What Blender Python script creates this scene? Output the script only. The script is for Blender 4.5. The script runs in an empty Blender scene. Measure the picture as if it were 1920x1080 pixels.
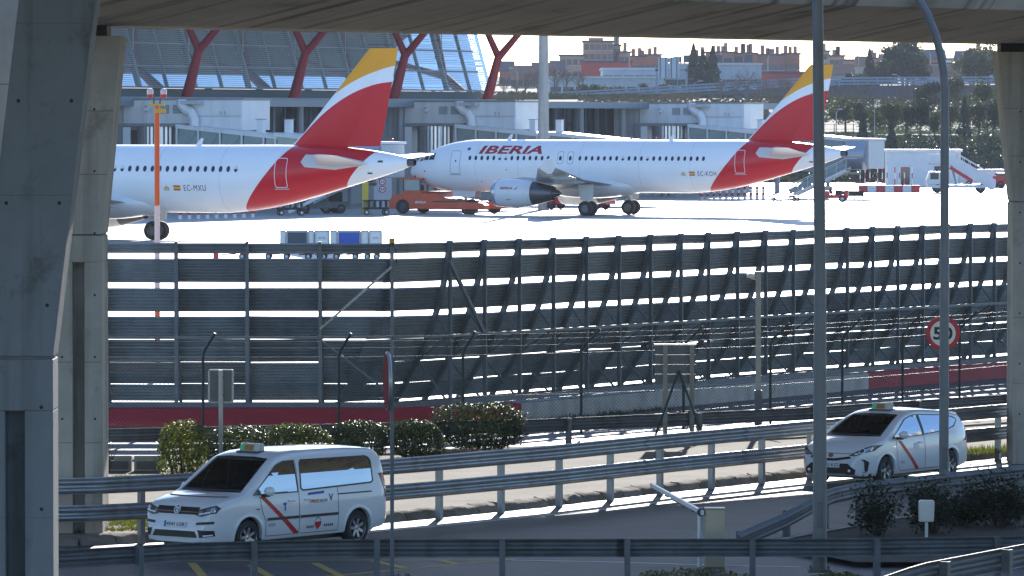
import bpy, bmesh, math, random
from mathutils import Vector, Matrix, noise
from mathutils.bvhtree import BVHTree
from mathutils.geometry import tessellate_polygon

R = math.radians
rnd = random.Random(11)
scene = bpy.context.scene
col = scene.collection

# ------------------------------------------------------------------ camera
F, CH = 10000.0, 7.3                      # focal length in photo pixels, camera height over the apron
PITCH = math.atan((540 - 229) / F)
cam_d = bpy.data.cameras.new('camera')
cam_d.sensor_width = 36.0
cam_d.lens = 36.0 * F / 1920.0
cam_d.clip_start = 1.0
cam_d.clip_end = 20000
cam = bpy.data.objects.new('camera', cam_d)
col.objects.link(cam)
cam.location = (0, 0, CH)
cam.rotation_euler = (R(90) - PITCH, 0, 0)
scene.camera = cam

# ------------------------------------------------------------------ sky, sun, exposure
SUN_EL, SUN_AZ = R(19.0), R(4.5)          # behind the scene, a little to the right
world = bpy.data.worlds.new('World')
scene.world = world
world.use_nodes = True
wn = world.node_tree.nodes
wl = world.node_tree.links
bg = wn['Background']
sky = wn.new('ShaderNodeTexSky')
sky.sky_type = 'NISHITA'
sky.sun_disc = False
sky.sun_elevation = SUN_EL
sky.sun_rotation = SUN_AZ
sky.altitude = 600
sky.air_density = 1.0
sky.dust_density = 0.4
sky.ozone_density = 3.0
tint = wn.new('ShaderNodeMix'); tint.data_type = 'RGBA'; tint.blend_type = 'MULTIPLY'; tint.inputs['Factor'].default_value = 1.0
tint.inputs['B'].default_value = (.93,.985,1.08,1)          # cool white balance of the whole sky
wl.new(sky.outputs[0], tint.inputs['A']); wl.new(tint.outputs['Result'], bg.inputs[0])
bg.inputs[1].default_value = 0.13
sun_d = bpy.data.lights.new('sun', 'SUN')
sun_d.energy = 4.6
sun_d.angle = R(0.5)
sun_d.color = (1.0, 0.95, 0.89)
sun = bpy.data.objects.new('sun', sun_d)
col.objects.link(sun)
to_sun = Vector((math.sin(SUN_AZ) * math.cos(SUN_EL), math.cos(SUN_AZ) * math.cos(SUN_EL), math.sin(SUN_EL)))
sun.rotation_euler = to_sun.to_track_quat('Z', 'Y').to_euler()
vs = scene.view_settings
vs.view_transform = 'Standard'
vs.look = 'None'
vs.gamma = 1.0
vs.use_curve_mapping = False
vs.exposure = 1.2

# ------------------------------------------------------------------ helpers
CP, SP = math.cos(PITCH), math.sin(PITCH)
def ray(px, py):
    u = 540 - py
    return Vector((px - 960, F * CP + u * SP, -F * SP + u * CP))
def G(px, py, z=0.0):                     # pixel -> point on the level z
    d = ray(px, py)
    return Vector((0, 0, CH)) + d * ((z - CH) / d.z)
def at(px, py, Y):                        # pixel -> point at depth Y
    d = ray(px, py)
    return Vector((0, 0, CH)) + d * (Y / d.y)
ROAD = -0.5

def lerp(a, b, t): return a + (b - a) * t
def interp(tab, x):
    if x <= tab[0][0]: return tab[0][1]
    for (a, va), (b, vb) in zip(tab, tab[1:]):
        if x <= b: return va + (vb - va) * (x - a) / (b - a)
    return tab[-1][1]
def smooth_interp(tab, x):                # Catmull-Rom through table points
    n = len(tab)
    if x <= tab[0][0]: return tab[0][1]
    if x >= tab[-1][0]: return tab[-1][1]
    for i in range(n - 1):
        if x <= tab[i + 1][0]: break
    x0, y0 = tab[i]; x1, y1 = tab[i + 1]
    def sl(k):
        if k == 0: return (tab[1][1] - tab[0][1]) / (tab[1][0] - tab[0][0])
        if k == n - 1: return (tab[-1][1] - tab[-2][1]) / (tab[-1][0] - tab[-2][0])
        a = (tab[k][1] - tab[k - 1][1]) / (tab[k][0] - tab[k - 1][0])
        b = (tab[k + 1][1] - tab[k][1]) / (tab[k + 1][0] - tab[k][0])
        if a * b <= 0: return 0.0
        return 2 * a * b / (a + b)
    h = x1 - x0; t = (x - x0) / h
    m0, m1 = sl(i) * h, sl(i + 1) * h
    return (2*t**3 - 3*t*t + 1) * y0 + (t**3 - 2*t*t + t) * m0 + (-2*t**3 + 3*t*t) * y1 + (t**3 - t*t) * m1

class MB:
    """collects geometry for ONE mesh object"""
    def __init__(s): s.v = []; s.f = []; s.m = []
    def add(s, vs_, fs, mi=0):
        o = len(s.v); s.v += [tuple(v) for v in vs_]
        for f in fs: s.f.append([i + o for i in f]); s.m.append(mi)
        return s
    def poly(s, pts, mi=0): return s.add(pts, [list(range(len(pts)))], mi)
    def box(s, x0, x1, y0, y1, z0, z1, mi=0):
        return s.add([(x0,y0,z0),(x1,y0,z0),(x1,y1,z0),(x0,y1,z0),(x0,y0,z1),(x1,y0,z1),(x1,y1,z1),(x0,y1,z1)],
                     [(3,2,1,0),(4,5,6,7),(0,1,5,4),(1,2,6,5),(2,3,7,6),(3,0,4,7)], mi)
    def obox(s, c, size, rot=None, mi=0):
        h = [x / 2 for x in size]; M3 = rot or Matrix.Identity(3); c = Vector(c)
        pts = [c + M3 @ Vector((x*h[0], y*h[1], z*h[2])) for z in (-1,1) for (x,y) in ((-1,-1),(1,-1),(1,1),(-1,1))]
        return s.add(pts, [(3,2,1,0),(4,5,6,7),(0,1,5,4),(1,2,6,5),(2,3,7,6),(3,0,4,7)], mi)
    def bar(s, a, b, w, h, up=(0,0,1), mi=0):       # box from a to b, w across, h along up
        a = Vector(a); b = Vector(b); d = (b - a); L = d.length
        if L < 1e-6: return s
        x = d / L; up = Vector(up)
        if abs(x.dot(up)) > .99: up = Vector((0,1,0))
        y = up.cross(x).normalized(); z = x.cross(y)
        return s.obox((a + b) / 2, (L, w, h), Matrix((x, y, z)).transposed(), mi)
    def ring(s, c, x, y, rx, ry, n):
        return [Vector(c) + x * (rx * math.cos(2*math.pi*i/n)) + y * (ry * math.sin(2*math.pi*i/n)) for i in range(n)]
    def loft(s, rings, cap0=True, cap1=True, closed=True, mi=0):
        n = len(rings[0]); vs_ = [p for r in rings for p in r]; fs = []
        for k in range(len(rings) - 1):
            for i in range(n if closed else n - 1):
                j = (i + 1) % n
                fs.append((k*n+i, k*n+j, (k+1)*n+j, (k+1)*n+i))
        if cap0: fs.append(tuple(reversed(range(n))))
        if cap1: fs.append(tuple((len(rings)-1)*n + i for i in range(n)))
        return s.add(vs_, fs, mi)
    def tube(s, pts, r, n=8, cap=True, mi=0):
        pts = [Vector(p) for p in pts]; rings = []
        rs = r if isinstance(r, (list, tuple)) else [r] * len(pts)
        t = (pts[1] - pts[0]).normalized()
        up = Vector((0,0,1)) if abs(t.z) < .9 else Vector((0,1,0))
        x = t.cross(up).normalized()
        for k, p in enumerate(pts):
            if 0 < k < len(pts) - 1: t = ((pts[k+1]-pts[k]).normalized() + (pts[k]-pts[k-1]).normalized()).normalized()
            elif k: t = (pts[k] - pts[k-1]).normalized()
            x = (x - t * x.dot(t)).normalized(); y = t.cross(x)
            rings.append(s.ring(p, x, y, rs[k], rs[k], n))
        return s.loft(rings, cap, cap, True, mi)
    def lathe(s, prof, c=(0,0,0), axis='z', n=20, mi=0, cap=False):   # prof: (radius, along axis)
        ax = {'x': (Vector((1,0,0)), Vector((0,1,0)), Vector((0,0,1))), 'y': (Vector((0,1,0)), Vector((0,0,1)), Vector((1,0,0))),
              'z': (Vector((0,0,1)), Vector((1,0,0)), Vector((0,1,0)))}[axis]
        c = Vector(c)
        return s.loft([s.ring(c + ax[0]*h, ax[1], ax[2], r, r, n) for r, h in prof], cap, cap, True, mi)
    def prism(s, poly, d, mi=0):                      # 3D polygon + extrusion vector
        d = Vector(d); a = [Vector(p) for p in poly]; b = [p + d for p in a]; n = len(a)
        return s.add(a + b, [tuple(reversed(range(n))), tuple(range(n, 2*n))] + [(i, (i+1) % n, (i+1) % n + n, i + n) for i in range(n)], mi)
    def xf(s, mat):
        s.v = [tuple(mat @ Vector(v)) for v in s.v]; return s
    def mesh(s, name, mats, smooth=None):
        me = bpy.data.meshes.new(name)
        me.from_pydata(s.v, [], s.f)
        for m in (mats if isinstance(mats, (list, tuple)) else [mats]): me.materials.append(m)
        if any(s.m): me.polygons.foreach_set('material_index', s.m)
        bm = bmesh.new(); bm.from_mesh(me); bmesh.ops.recalc_face_normals(bm, faces=bm.faces); bm.to_mesh(me); bm.free()
        if smooth is not None:
            me.shade_smooth(); me.set_sharp_from_angle(angle=R(smooth))
        return me
    def build(s, name, mats, parent=None, smooth=None, bevel=0, loc=None):
        o = bpy.data.objects.new(name, s.mesh(name, mats, smooth))
        col.objects.link(o)
        if parent: o.parent = parent
        if loc is not None: o.location = loc
        if bevel:
            b = o.modifiers.new('bevel', 'BEVEL'); b.width = bevel; b.segments = 2; b.limit_method = 'ANGLE'; b.angle_limit = R(35)
            b.harden_normals = False
        return o

def link(name, me, parent=None, loc=(0,0,0), rot=(0,0,0), sc=None):
    o = bpy.data.objects.new(name, me); col.objects.link(o); o.parent = parent; o.location = loc; o.rotation_euler = rot
    if sc is not None: o.scale = sc if isinstance(sc, (tuple, list)) else (sc, sc, sc)
    return o
def tag(o, label=None, cat=None, group=None, kind=None):
    if label: o['label'] = label
    if cat: o['category'] = cat
    if group: o['group'] = group
    if kind: o['kind'] = kind
    return o
def thing(name, label, cat, loc=(0,0,0), rz=0.0, group=None):
    o = bpy.data.objects.new(name, None); o.empty_display_size = .2
    col.objects.link(o); o.location = loc; o.rotation_euler = (0, 0, rz)
    return tag(o, label, cat, group)
def struct(name, mb, m, **k):
    return tag(mb.build(name, m, **k), kind='structure')
def copy_tree(o, parent=None):
    c = o.copy(); col.objects.link(c); c.parent = parent
    for ch in list(o.children): copy_tree(ch, c)
    return c
def basis(x, z=(0,0,1)):
    x = Vector(x).normalized(); z = Vector(z); y = z.cross(x).normalized(); z = x.cross(y)
    return Matrix((x, y, z)).transposed()

# ------------------------------------------------------------------ materials
MATS = {}
def mat(name, c, rough=.5, metal=0.0, var=0.0, vs=2.0, bump=0.0, bs=30.0, spec=.5, coat=0.0, streak=0.0, sv=1.0, dirt=0.0, ds=.6, emit=0.0, rvar=0.0, trans=0.0):
    if name in MATS: return MATS[name]
    m = bpy.data.materials.new(name); m.use_nodes = True
    nt = m.node_tree; N = nt.nodes; L = nt.links; p = N['Principled BSDF']
    c = (*c, 1.0)
    p.inputs['Base Color'].default_value = c
    p.inputs['Roughness'].default_value = rough
    p.inputs['Metallic'].default_value = metal
    p.inputs['Specular IOR Level'].default_value = spec
    if coat:
        p.inputs['Coat Weight'].default_value = coat; p.inputs['Coat Roughness'].default_value = .06
    if emit:
        p.inputs['Emission Color'].default_value = c; p.inputs['Emission Strength'].default_value = emit
    tc = None
    def coords():
        nonlocal tc
        if tc is None: tc = N.new('ShaderNodeTexCoord')
        return tc.outputs['Object']
    cur = None
    def mixin(fac_out, dark, strength):
        nonlocal cur
        mx = N.new('ShaderNodeMix'); mx.data_type = 'RGBA'; mx.blend_type = 'MULTIPLY'
        L.new(fac_out, mx.inputs['Factor'])
        if cur is None: mx.inputs['A'].default_value = c
        else: L.new(cur, mx.inputs['A'])
        mx.inputs['B'].default_value = (*dark, 1)
        cur = mx.outputs['Result']
    if var:
        n = N.new('ShaderNodeTexNoise'); n.inputs['Scale'].default_value = vs; n.inputs['Detail'].default_value = 6; n.inputs['Roughness'].default_value = .65
        L.new(coords(), n.inputs['Vector'])
        r = N.new('ShaderNodeMapRange'); r.inputs['From Min'].default_value = .3; r.inputs['From Max'].default_value = .7
        L.new(n.outputs['Fac'], r.inputs['Value'])
        v = 1 - var; mixin(r.outputs[0], (v, v, v * .98), 1)
        if rvar:
            rr = N.new('ShaderNodeMapRange'); rr.inputs['To Min'].default_value = rough - rvar; rr.inputs['To Max'].default_value = rough + rvar
            L.new(n.outputs['Fac'], rr.inputs['Value']); L.new(rr.outputs[0], p.inputs['Roughness'])
    if streak:
        mp = N.new('ShaderNodeMapping'); mp.inputs['Scale'].default_value = (sv, sv, sv * .06)
        L.new(coords(), mp.inputs['Vector'])
        n = N.new('ShaderNodeTexNoise'); n.inputs['Scale'].default_value = 1.0; n.inputs['Detail'].default_value = 5
        L.new(mp.outputs[0], n.inputs['Vector'])
        r = N.new('ShaderNodeMapRange'); r.inputs['From Min'].default_value = .48; r.inputs['From Max'].default_value = .72
        L.new(n.outputs['Fac'], r.inputs['Value'])
        v = 1 - streak; mixin(r.outputs[0], (v, v * .98, v * .94), 1)
    if dirt:
        n = N.new('ShaderNodeTexNoise'); n.inputs['Scale'].default_value = ds; n.inputs['Detail'].default_value = 9; n.inputs['Roughness'].default_value = .72
        L.new(coords(), n.inputs['Vector'])
        r = N.new('ShaderNodeMapRange'); r.inputs['From Min'].default_value = .55; r.inputs['From Max'].default_value = .68
        L.new(n.outputs['Fac'], r.inputs['Value'])
        v = 1 - dirt; mixin(r.outputs[0], (v, v * .97, v * .9), 1)
    if cur is not None: L.new(cur, p.inputs['Base Color'])
    if bump:
        n = N.new('ShaderNodeTexNoise'); n.inputs['Scale'].default_value = bs; n.inputs['Detail'].default_value = 5
        L.new(coords(), n.inputs['Vector'])
        b = N.new('ShaderNodeBump'); b.inputs['Strength'].default_value = bump; b.inputs['Distance'].default_value = .02
        L.new(n.outputs['Fac'], b.inputs['Height']); L.new(b.outputs[0], p.inputs['Normal'])
    if trans:                                        # thin leaf: part of the light comes through
        t = N.new('ShaderNodeBsdfTranslucent'); t.inputs[0].default_value = (min(1, c[0]*1.6), min(1, c[1]*1.6), c[2], 1)
        ms = N.new('ShaderNodeMixShader'); ms.inputs[0].default_value = trans
        out = N['Material Output']
        L.new(p.outputs[0], ms.inputs[1]); L.new(t.outputs[0], ms.inputs[2]); L.new(ms.outputs[0], out.inputs[0])
    MATS[name] = m
    return m

def glass(name, tint, through=.5, rough=.02, gloss=(.8,.85,.9)):
    if name in MATS: return MATS[name]
    m = bpy.data.materials.new(name); m.use_nodes = True
    nt = m.node_tree; N = nt.nodes; L = nt.links
    N.remove(N['Principled BSDF'])
    out = N['Material Output']
    tr = N.new('ShaderNodeBsdfTransparent'); tr.inputs[0].default_value = (*[t * through for t in tint], 1)
    gl = N.new('ShaderNodeBsdfGlossy'); gl.inputs[0].default_value = (*gloss, 1); gl.inputs['Roughness'].default_value = rough
    fr = N.new('ShaderNodeFresnel'); fr.inputs[0].default_value = 1.5
    mx = N.new('ShaderNodeMixShader')
    L.new(fr.outputs[0], mx.inputs[0]); L.new(tr.outputs[0], mx.inputs[1]); L.new(gl.outputs[0], mx.inputs[2])
    L.new(mx.outputs[0], out.inputs[0])
    MATS[name] = m
    return m

m_concrete = mat('concrete', (.42,.39,.335), .85, var=.3, vs=.9, bump=.35, bs=14, streak=.5, sv=3.0, dirt=.4, ds=1.1)
m_concrete_dk = mat('concrete_dark', (.16,.155,.15), .9, var=.3, vs=1.5, bump=.3, bs=10)
m_galv = mat('galvanised_steel', (.40,.42,.44), .42, metal=.75, var=.25, vs=1.2, streak=.25, sv=3, dirt=.2, ds=1.1, rvar=.1)
m_galv_old_shade = mat('galvanised_old_shade', (.17,.18,.195), .6, metal=.3, var=.3, vs=1.4, streak=.3, sv=3, dirt=.3, ds=1.6)  # aged steel, darkened: the shade on the front rails is put into it
m_fence = mat('fence_steel', (.36,.41,.46), .42, metal=.3, var=.3, vs=1.1, streak=.2, sv=2, dirt=.25, ds=.8)
m_fence_dk = mat('fence_frame_steel', (.20,.225,.25), .55, metal=.3, var=.25, vs=1.3)
def per_object(m, lo, hi):                        # each panel or stone of its own tone
    N = m.node_tree.nodes; L = m.node_tree.links; p = N['Principled BSDF']
    oi = N.new('ShaderNodeObjectInfo'); r = N.new('ShaderNodeMapRange'); r.inputs['To Min'].default_value = lo; r.inputs['To Max'].default_value = hi
    L.new(oi.outputs['Random'], r.inputs[0]); mx = N.new('ShaderNodeMix'); mx.data_type = 'RGBA'; mx.blend_type = 'MULTIPLY'; mx.inputs['Factor'].default_value = 1
    L.new(p.inputs['Base Color'].links[0].from_socket, mx.inputs['A']); L.new(r.outputs[0], mx.inputs['B']); L.new(mx.outputs['Result'], p.inputs['Base Color'])
per_object(m_fence, .72, 1.12)
m_green_post = mat('green_post', (.02,.035,.03), .5)
m_black = mat('black_rubber', (.018,.018,.019), .75)
m_blackp = mat('black_plastic', (.015,.015,.016), .4)
m_white = mat('white_paint', (.78,.78,.77), .4, var=.08, vs=3)
m_orange = mat('orange_paint', (.75,.13,.03), .45, var=.2, vs=3)
m_red = mat('red_paint', (.55,.025,.035), .45, var=.15, vs=3)
m_redwall = mat('red_wall_paint', (.50,.014,.04), .6, var=.2, vs=2, dirt=.25, ds=1.5)
m_whitewall = mat('white_wall_paint', (.62,.62,.62), .7, var=.2, vs=2, dirt=.3, ds=1.2, streak=.25, sv=2)
m_chrome = mat('chrome', (.7,.7,.72), .15, metal=1)
m_amber = mat('amber_lens', (.7,.33,.02), .35)
# ================================================================== ground, roads, apron
m_ground = mat('dry_ground', (.20,.17,.12), .95, var=.35, vs=.4, bump=.4, bs=6)
m_apron = mat('apron_concrete', (.42,.41,.385), .55, var=.12, vs=.03, dirt=.12, ds=.25)
m_asphalt = mat('asphalt', (.085,.085,.09), .75, var=.25, vs=1.0, bump=.3, bs=60, dirt=.2, ds=.5)
m_asphalt_lt = mat('worn_asphalt', (.095,.095,.097), .62, var=.4, vs=.8, bump=.4, bs=50, dirt=.45, ds=.35)
m_pave = mat('pavement_concrete', (.20,.18,.15), .95, var=.4, vs=.8, bump=.4, bs=25, dirt=.4, ds=.7, spec=.15)
m_soil = mat('planter_soil', (.055,.042,.03), .95, var=.4, vs=3, bump=.8, bs=12)
m_yellow = mat('yellow_marking', (.55,.38,.08), .7, var=.35, vs=4)
m_whiteline = mat('white_marking', (.65,.65,.63), .7, var=.35, vs=4)

def sheet(name, pts, z, m, kind='structure'):
    mb = MB()
    tris = tessellate_polygon([[Vector((p[0], p[1], 0)) for p in pts]])
    mb.add([(p[0], p[1], z) for p in pts], [tuple(t) for t in tris])
    o = mb.build(name, m)
    if kind: o['kind'] = kind
    return o

# road-side wall line under the apron edge (front face), left part frontal then bending away
WALL = [(-90,136.0), (-10.5,136.0), (-3.0,136.0), (.25,138.6), (10.4,155.4), (15.2,162.4), (60,228)]
sheet('ground', [(-1900,-200), (1900,-200), (1900,2500), (-1900,2500)], -.62, m_ground)
sheet('apron', [(x, y + .12) for x, y in WALL] + [(700,228.1), (700,640), (-700,640), (-700,136.1)], 0.0, m_apron)
# apron joints: sawn concrete slab joints as thin dark strips
# kerb / guardrail line of the taxi road
RAIL = [(-15,98.4), (-9.6,97.7), (-8.0,97.7), (-6.3,98.9), (-4.3,101.0), (-1.80,104.1), (.69,107.5), (3.2,111.6), (5.5,115.0), (7.5,118.0), (10.6,122.3), (20,136)]
def offset(poly, d):
    out = []
    for i, p in enumerate(poly):
        a = Vector(poly[max(0, i-1)][:2]); b = Vector(poly[min(len(poly)-1, i+1)][:2])
        t = (b - a).normalized(); n = Vector((-t.y, t.x))
        out.append((p[0] + n.x * d, p[1] + n.y * d))
    return out
KERB = offset(RAIL, .55)
FRONT = [(-40,82.5), (-9.0,86.0), (-6.4,89.6), (-3,90.6), (6.5,91.0), (8.5,94.0), (30,118)]
sheet('taxi_road', FRONT + list(reversed(KERB)) , -.5, m_asphalt_lt)
sheet('side_road', [(-40,40), (60,40), (30,117.9), (8.5,93.9), (6.5,90.9), (-3,90.5), (-6.4,89.5), (-9,85.9), (-40,82.4)], -.504, m_asphalt)
GR3 = [(-30,121.3), (-9.2,121.3), (.5,125.2), (7.0,130.2), (13,137), (30,160)]
sheet('pavement', KERB + list(reversed(offset(GR3, .4))), -.34, m_pave)
sheet('service_road', offset(GR3, .41) + [(60,227.8)] + list(reversed(WALL[:-1])), -.48, m_asphalt_lt)
# white edge line of the taxi road and hatching on the side road
def strip(name, pts, w, z, m):
    mb = MB(); a = offset(pts, w/2); b = offset(pts, -w/2)
    for i in range(len(pts) - 1):
        mb.poly([(*a[i], z), (*b[i], z), (*b[i+1], z), (*a[i+1], z)])
    o = mb.build(name, m); o['kind'] = 'structure'; return o
strip('road_edge_line', offset(RAIL, -1.1), .15, -.494, m_whiteline)
def gz(px, py): p = G(px, py, -.5); return (p.x, p.y)
strip('yellow_line', [gz(340,1052), gz(640,1050), gz(960,1050)], .12, -.498, m_yellow)
strip('yellow_line', [gz(560,1086), gz(760,1067), gz(965,1048.8)], .12, -.4965, m_yellow)
for a, b in (((470,1060),(515,1086)), ((590,1056),(650,1086)), ((700,1051.5),(765,1067)), ((825,1050.5),(858,1058)), ((360,1056),(385,1086))):
    strip('yellow_hatch_line', [gz(*a), gz(*b)], .16, -.495, m_yellow)
strip('white_line', [gz(960,1050.5), gz(1150,1054), gz(1330,1060), gz(1500,1063)], .14, -.496, m_whiteline)
# kerb of rough stones along the pavement
m_kerb = mat('kerb_stone', (.27,.25,.22), .95, var=.4, vs=3, bump=.9, bs=9)
per_object(m_kerb, .75, 1.15)
kmb = MB(); kp = [Vector((*p, 0)) for p in offset(RAIL, .40)]
kerb = tag(bpy.data.objects.new('kerb', None), kind='structure'); col.objects.link(kerb)
def along(poly, step, start=0.0):
    out = []; d = start
    P = [Vector(p[:2]) for p in poly]; acc = 0
    for a, b in zip(P, P[1:]):
        L = (b - a).length
        while d <= acc + L:
            out.append((a + (b - a) * ((d - acc) / L), (b - a).normalized())); d += step
        acc += L
    return out
for p, t in along(offset(RAIL, .40), .78):
    mb = MB(); L = .76; n = Vector((-t.y, t.x))
    rows = []
    for k in range(5):
        q = p + t * (L * k / 4)
        j = lambda s: rnd.uniform(-s, s)
        rows.append([(q.x - n.x*(.13+j(.02)), q.y - n.y*.13, -.52), (q.x - n.x*(.08+j(.03)), q.y - n.y*.08, -.42 + j(.02)), (q.x + n.x*j(.03), q.y + n.y*.0, -.355 + j(.025)), (q.x + n.x*.2, q.y + n.y*.2, -.32 + j(.02)), (q.x + n.x*.22, q.y + n.y*.22, -.52)])
    mb.loft(rows, True, True, True)
    mb.build('kerb_stone', m_kerb, kerb, smooth=50)

# ================================================================== retaining wall (red / white / red)
wall = thing('retaining_wall', 'low concrete wall painted red and white along the foot of the grey blast fence', 'wall', (0,136,-.5))
wp = WALL
def wall_piece(pts, m, name):
    mb = MB(); a = pts; b = offset(pts, .3)
    for i in range(len(a) - 1):
        mb.poly([(*a[i],-.55),(*a[i+1],-.55),(*a[i+1],-.02),(*a[i],-.02)])
        mb.poly([(*a[i],-.02),(*a[i+1],-.02),(*b[i+1],.012),(*b[i],.012)])
    o = mb.build(name, m, wall); o.location = (0,-136,.5)
    return o
wall_piece([(-90,136), (-10.5,136), (-3,136), (.25,138.6)], m_redwall, 'red_section')['label'] = 'long dark red wall section at left'
wall_piece([(.25,138.6), (10.4,155.4)], m_whitewall, 'white_section')['label'] = 'white painted middle wall section'
wall_piece([(10.4,155.4), (15.2,162.4), (60,228)], m_redwall, 'red_section')['label'] = 'dark red wall section at right'

# ================================================================== blast fence
fence = thing('blast_fence', 'tall grey steel jet blast fence of curved corrugated panels along the apron edge', 'fence', (0,137,0))
PX = [-75, 60, 195, 330, 463, 600, 735, 843, 908, 973, 1037, 1099, 1160, 1219, 1276, 1328, 1382, 1435, 1487, 1537, 1588, 1636, 1683, 1730, 1776, 1819, 1864, 1909, 1953, 1997, 2041, 2085, 2129, 2173, 2217, 2261, 2305, 2349, 2393]
FD = [(735,136.7), (843,138), (973,140.5), (1276,147.2), (1622,156.3), (1890,163.2), (2100,168.6), (2400,176.4)]
FP = [Vector(((p - 960) * interp(FD, p) / F, interp(FD, p), 0)) for p in PX]
FN = []
for i in range(len(FP)):
    t = (FP[min(i+1, len(FP)-1)] - FP[max(i-1, 0)]).normalized()
    if PX[i] <= 735: t = Vector((1,0,0))
    FN.append(Vector((-t.y, t.x, 0)))
OFF = [(0,2.0), (.63,1.52), (1.46,.98), (2.15,.62), (3.1,.27), (4.2,.04)]
def foff(z): return smooth_interp(OFF, z)
ROWS = [(3.93,4.20), (3.18,3.80), (2.43,3.04), (1.70,2.30), (1.09,1.69), (.51,1.083), (.05,.502)]
for k in range(len(FP) - 1):
    if PX[k] < -80: continue
    a, b, na, nb = FP[k], FP[k+1], FN[k], FN[k+1]
    if PX[k+1] == 843: na = nb
    t = (b - a).normalized()
    for (z0, z1) in ROWS:
        nc = max(3, round((z1 - z0) / .082)); mb = MB(); r0 = []; r1 = []
        dz0 = rnd.uniform(-.012, .012); dz1 = rnd.uniform(-.012, .012)
        for i in range(nc * 4 + 1):
            z = lerp(z0, z1, i / (nc * 4)); amp = (0, .0, .045, .045)[i % 4]
            tz = (foff(z + .05) - foff(z - .05)) / .1; nl = math.hypot(1, tz)
            o = foff(z) + .06 - amp / nl; zz = z - amp * tz / nl * -1
            r0.append(a - t * .03 + na * (o + (.006 if k % 2 else 0)) + Vector((0,0,zz + dz0))); r1.append(b + t * .03 + nb * (o + (.006 if k % 2 else 0)) + Vector((0,0,zz + dz1)))
        mb.loft([r0, r1], False, False, False)
        q = mb.build('panel', m_fence, fence); q.location = (0,-137,0)
for k in range(len(FP)):
    p, n = FP[k], FN[k]; t = Vector((n.y, -n.x, 0))
    inv = Vector((0,-137,0))
    def part(mb, name, m=m_fence_dk): o = mb.build(name, m, fence); o.location = inv; return o
    # upright post: H section
    mb = MB()
    for s in (-1, 1): mb.bar(p - n*.02 + n*s*.05, p - n*.02 + n*s*.05 + Vector((0,0,4.1)), (.1 if PX[k] <= 735 else .05), .012, n)
    mb.bar(p - n*.02 + Vector((0,0,.0)), p - n*.02 + Vector((0,0,4.09)), .012, .088, n)
    part(mb, 'post', m_fence_dk)
    # curved rib
    zs = [0, .4, .8, 1.2, 1.6, 2.0, 2.4, 2.8, 3.2, 3.6, 4.0, 4.24]
    mb = MB()
    mb.loft([[p + n*(foff(z) + e) + t*w + Vector((0,0,z)) for (e, w) in ((-.13,-.04), (-.13,.04), (.03,.04), (.03,-.04))] for z in zs])
    part(mb, 'rib', m_fence_dk)
    zm = 1.78
    if PX[k] > 735 or k % 2 == 0:
        for (za, oa, zb_, ob) in ((2.32, foff(2.32)-.06, zm+.03, .05), (zm, .05, 1.1, foff(1.1)-.08), (1.06, foff(1.06)-.1, .03, .05)):
            mb = MB(); mb.bar(p + n*oa + Vector((0,0,za)), p + n*ob + Vector((0,0,zb_)), .045, .045, t); part(mb, 'brace')
    if k < len(FP) - 1:
        q = FP[k+1]
        mb = MB(); mb.bar(p + Vector((0,0,zm)) - n*.09, q + Vector((0,0,zm)) - n*.09, .06, .07); part(mb, 'rail')
        mb = MB(); mb.bar(p + Vector((0,0,.06)) + n*.0, q + Vector((0,0,.06)), .14, .12); part(mb, 'base_rail')
def fbrace(i, j, za, zb_, w=.06):
    mb = MB(); mb.bar(FP[i] + Vector((0,-.16,za)), FP[j] + Vector((0,-.16,zb_)), w, w); o = mb.build('brace', m_fence_dk if i != 6 else m_galv, fence); o.location = (0,-137,0)
fbrace(6, 5, 3.6, 2.0); fbrace(7, 8, 3.7, 1.8, .09); fbrace(5, 6, 1.75, .3, .05)
# amber warning lamp on top of one post
wl_ = thing('warning_lamp', 'small square amber warning lamp on top of a blast fence post', 'lamp', FP[6] + Vector((0,-.12,4.16)))
MB().box(-.07,.07,-.07,.07,.0,.04).build('base', m_galv_old_shade, wl_)
MB().box(-.075,.075,-.07,.07,.04,.17).build('lens', m_amber, wl_, bevel=.02)
MB().box(-.05,.05,-.12,-.08,-.4,-.2).build('junction_box', m_galv, wl_)
MB().tube([(.0,-.08,.02), (.1,-.1,-.1), (.12,-.1,-.5)], .012, 6).build('cable', m_black, wl_)

# ================================================================== bridge deck and pillars
DU = Vector((.6585, .7526, 0)); DN = Vector((-.7526, .6585, 0))       # along the deck, away from the camera
DA = Vector((-8.05, 100.0, 0))
prof = [(-4.75,11.0), (-4.75,9.93), (-4.55,9.70), (-1.0,9.10), (1.15,9.10), (5.0,9.75), (15.3,9.95), (15.3,11.0)]
m_deck = mat('deck_concrete', (.56,.51,.43), .88, var=.3, vs=.5, bump=.3, bs=8, dirt=.35, ds=.5)
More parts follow.
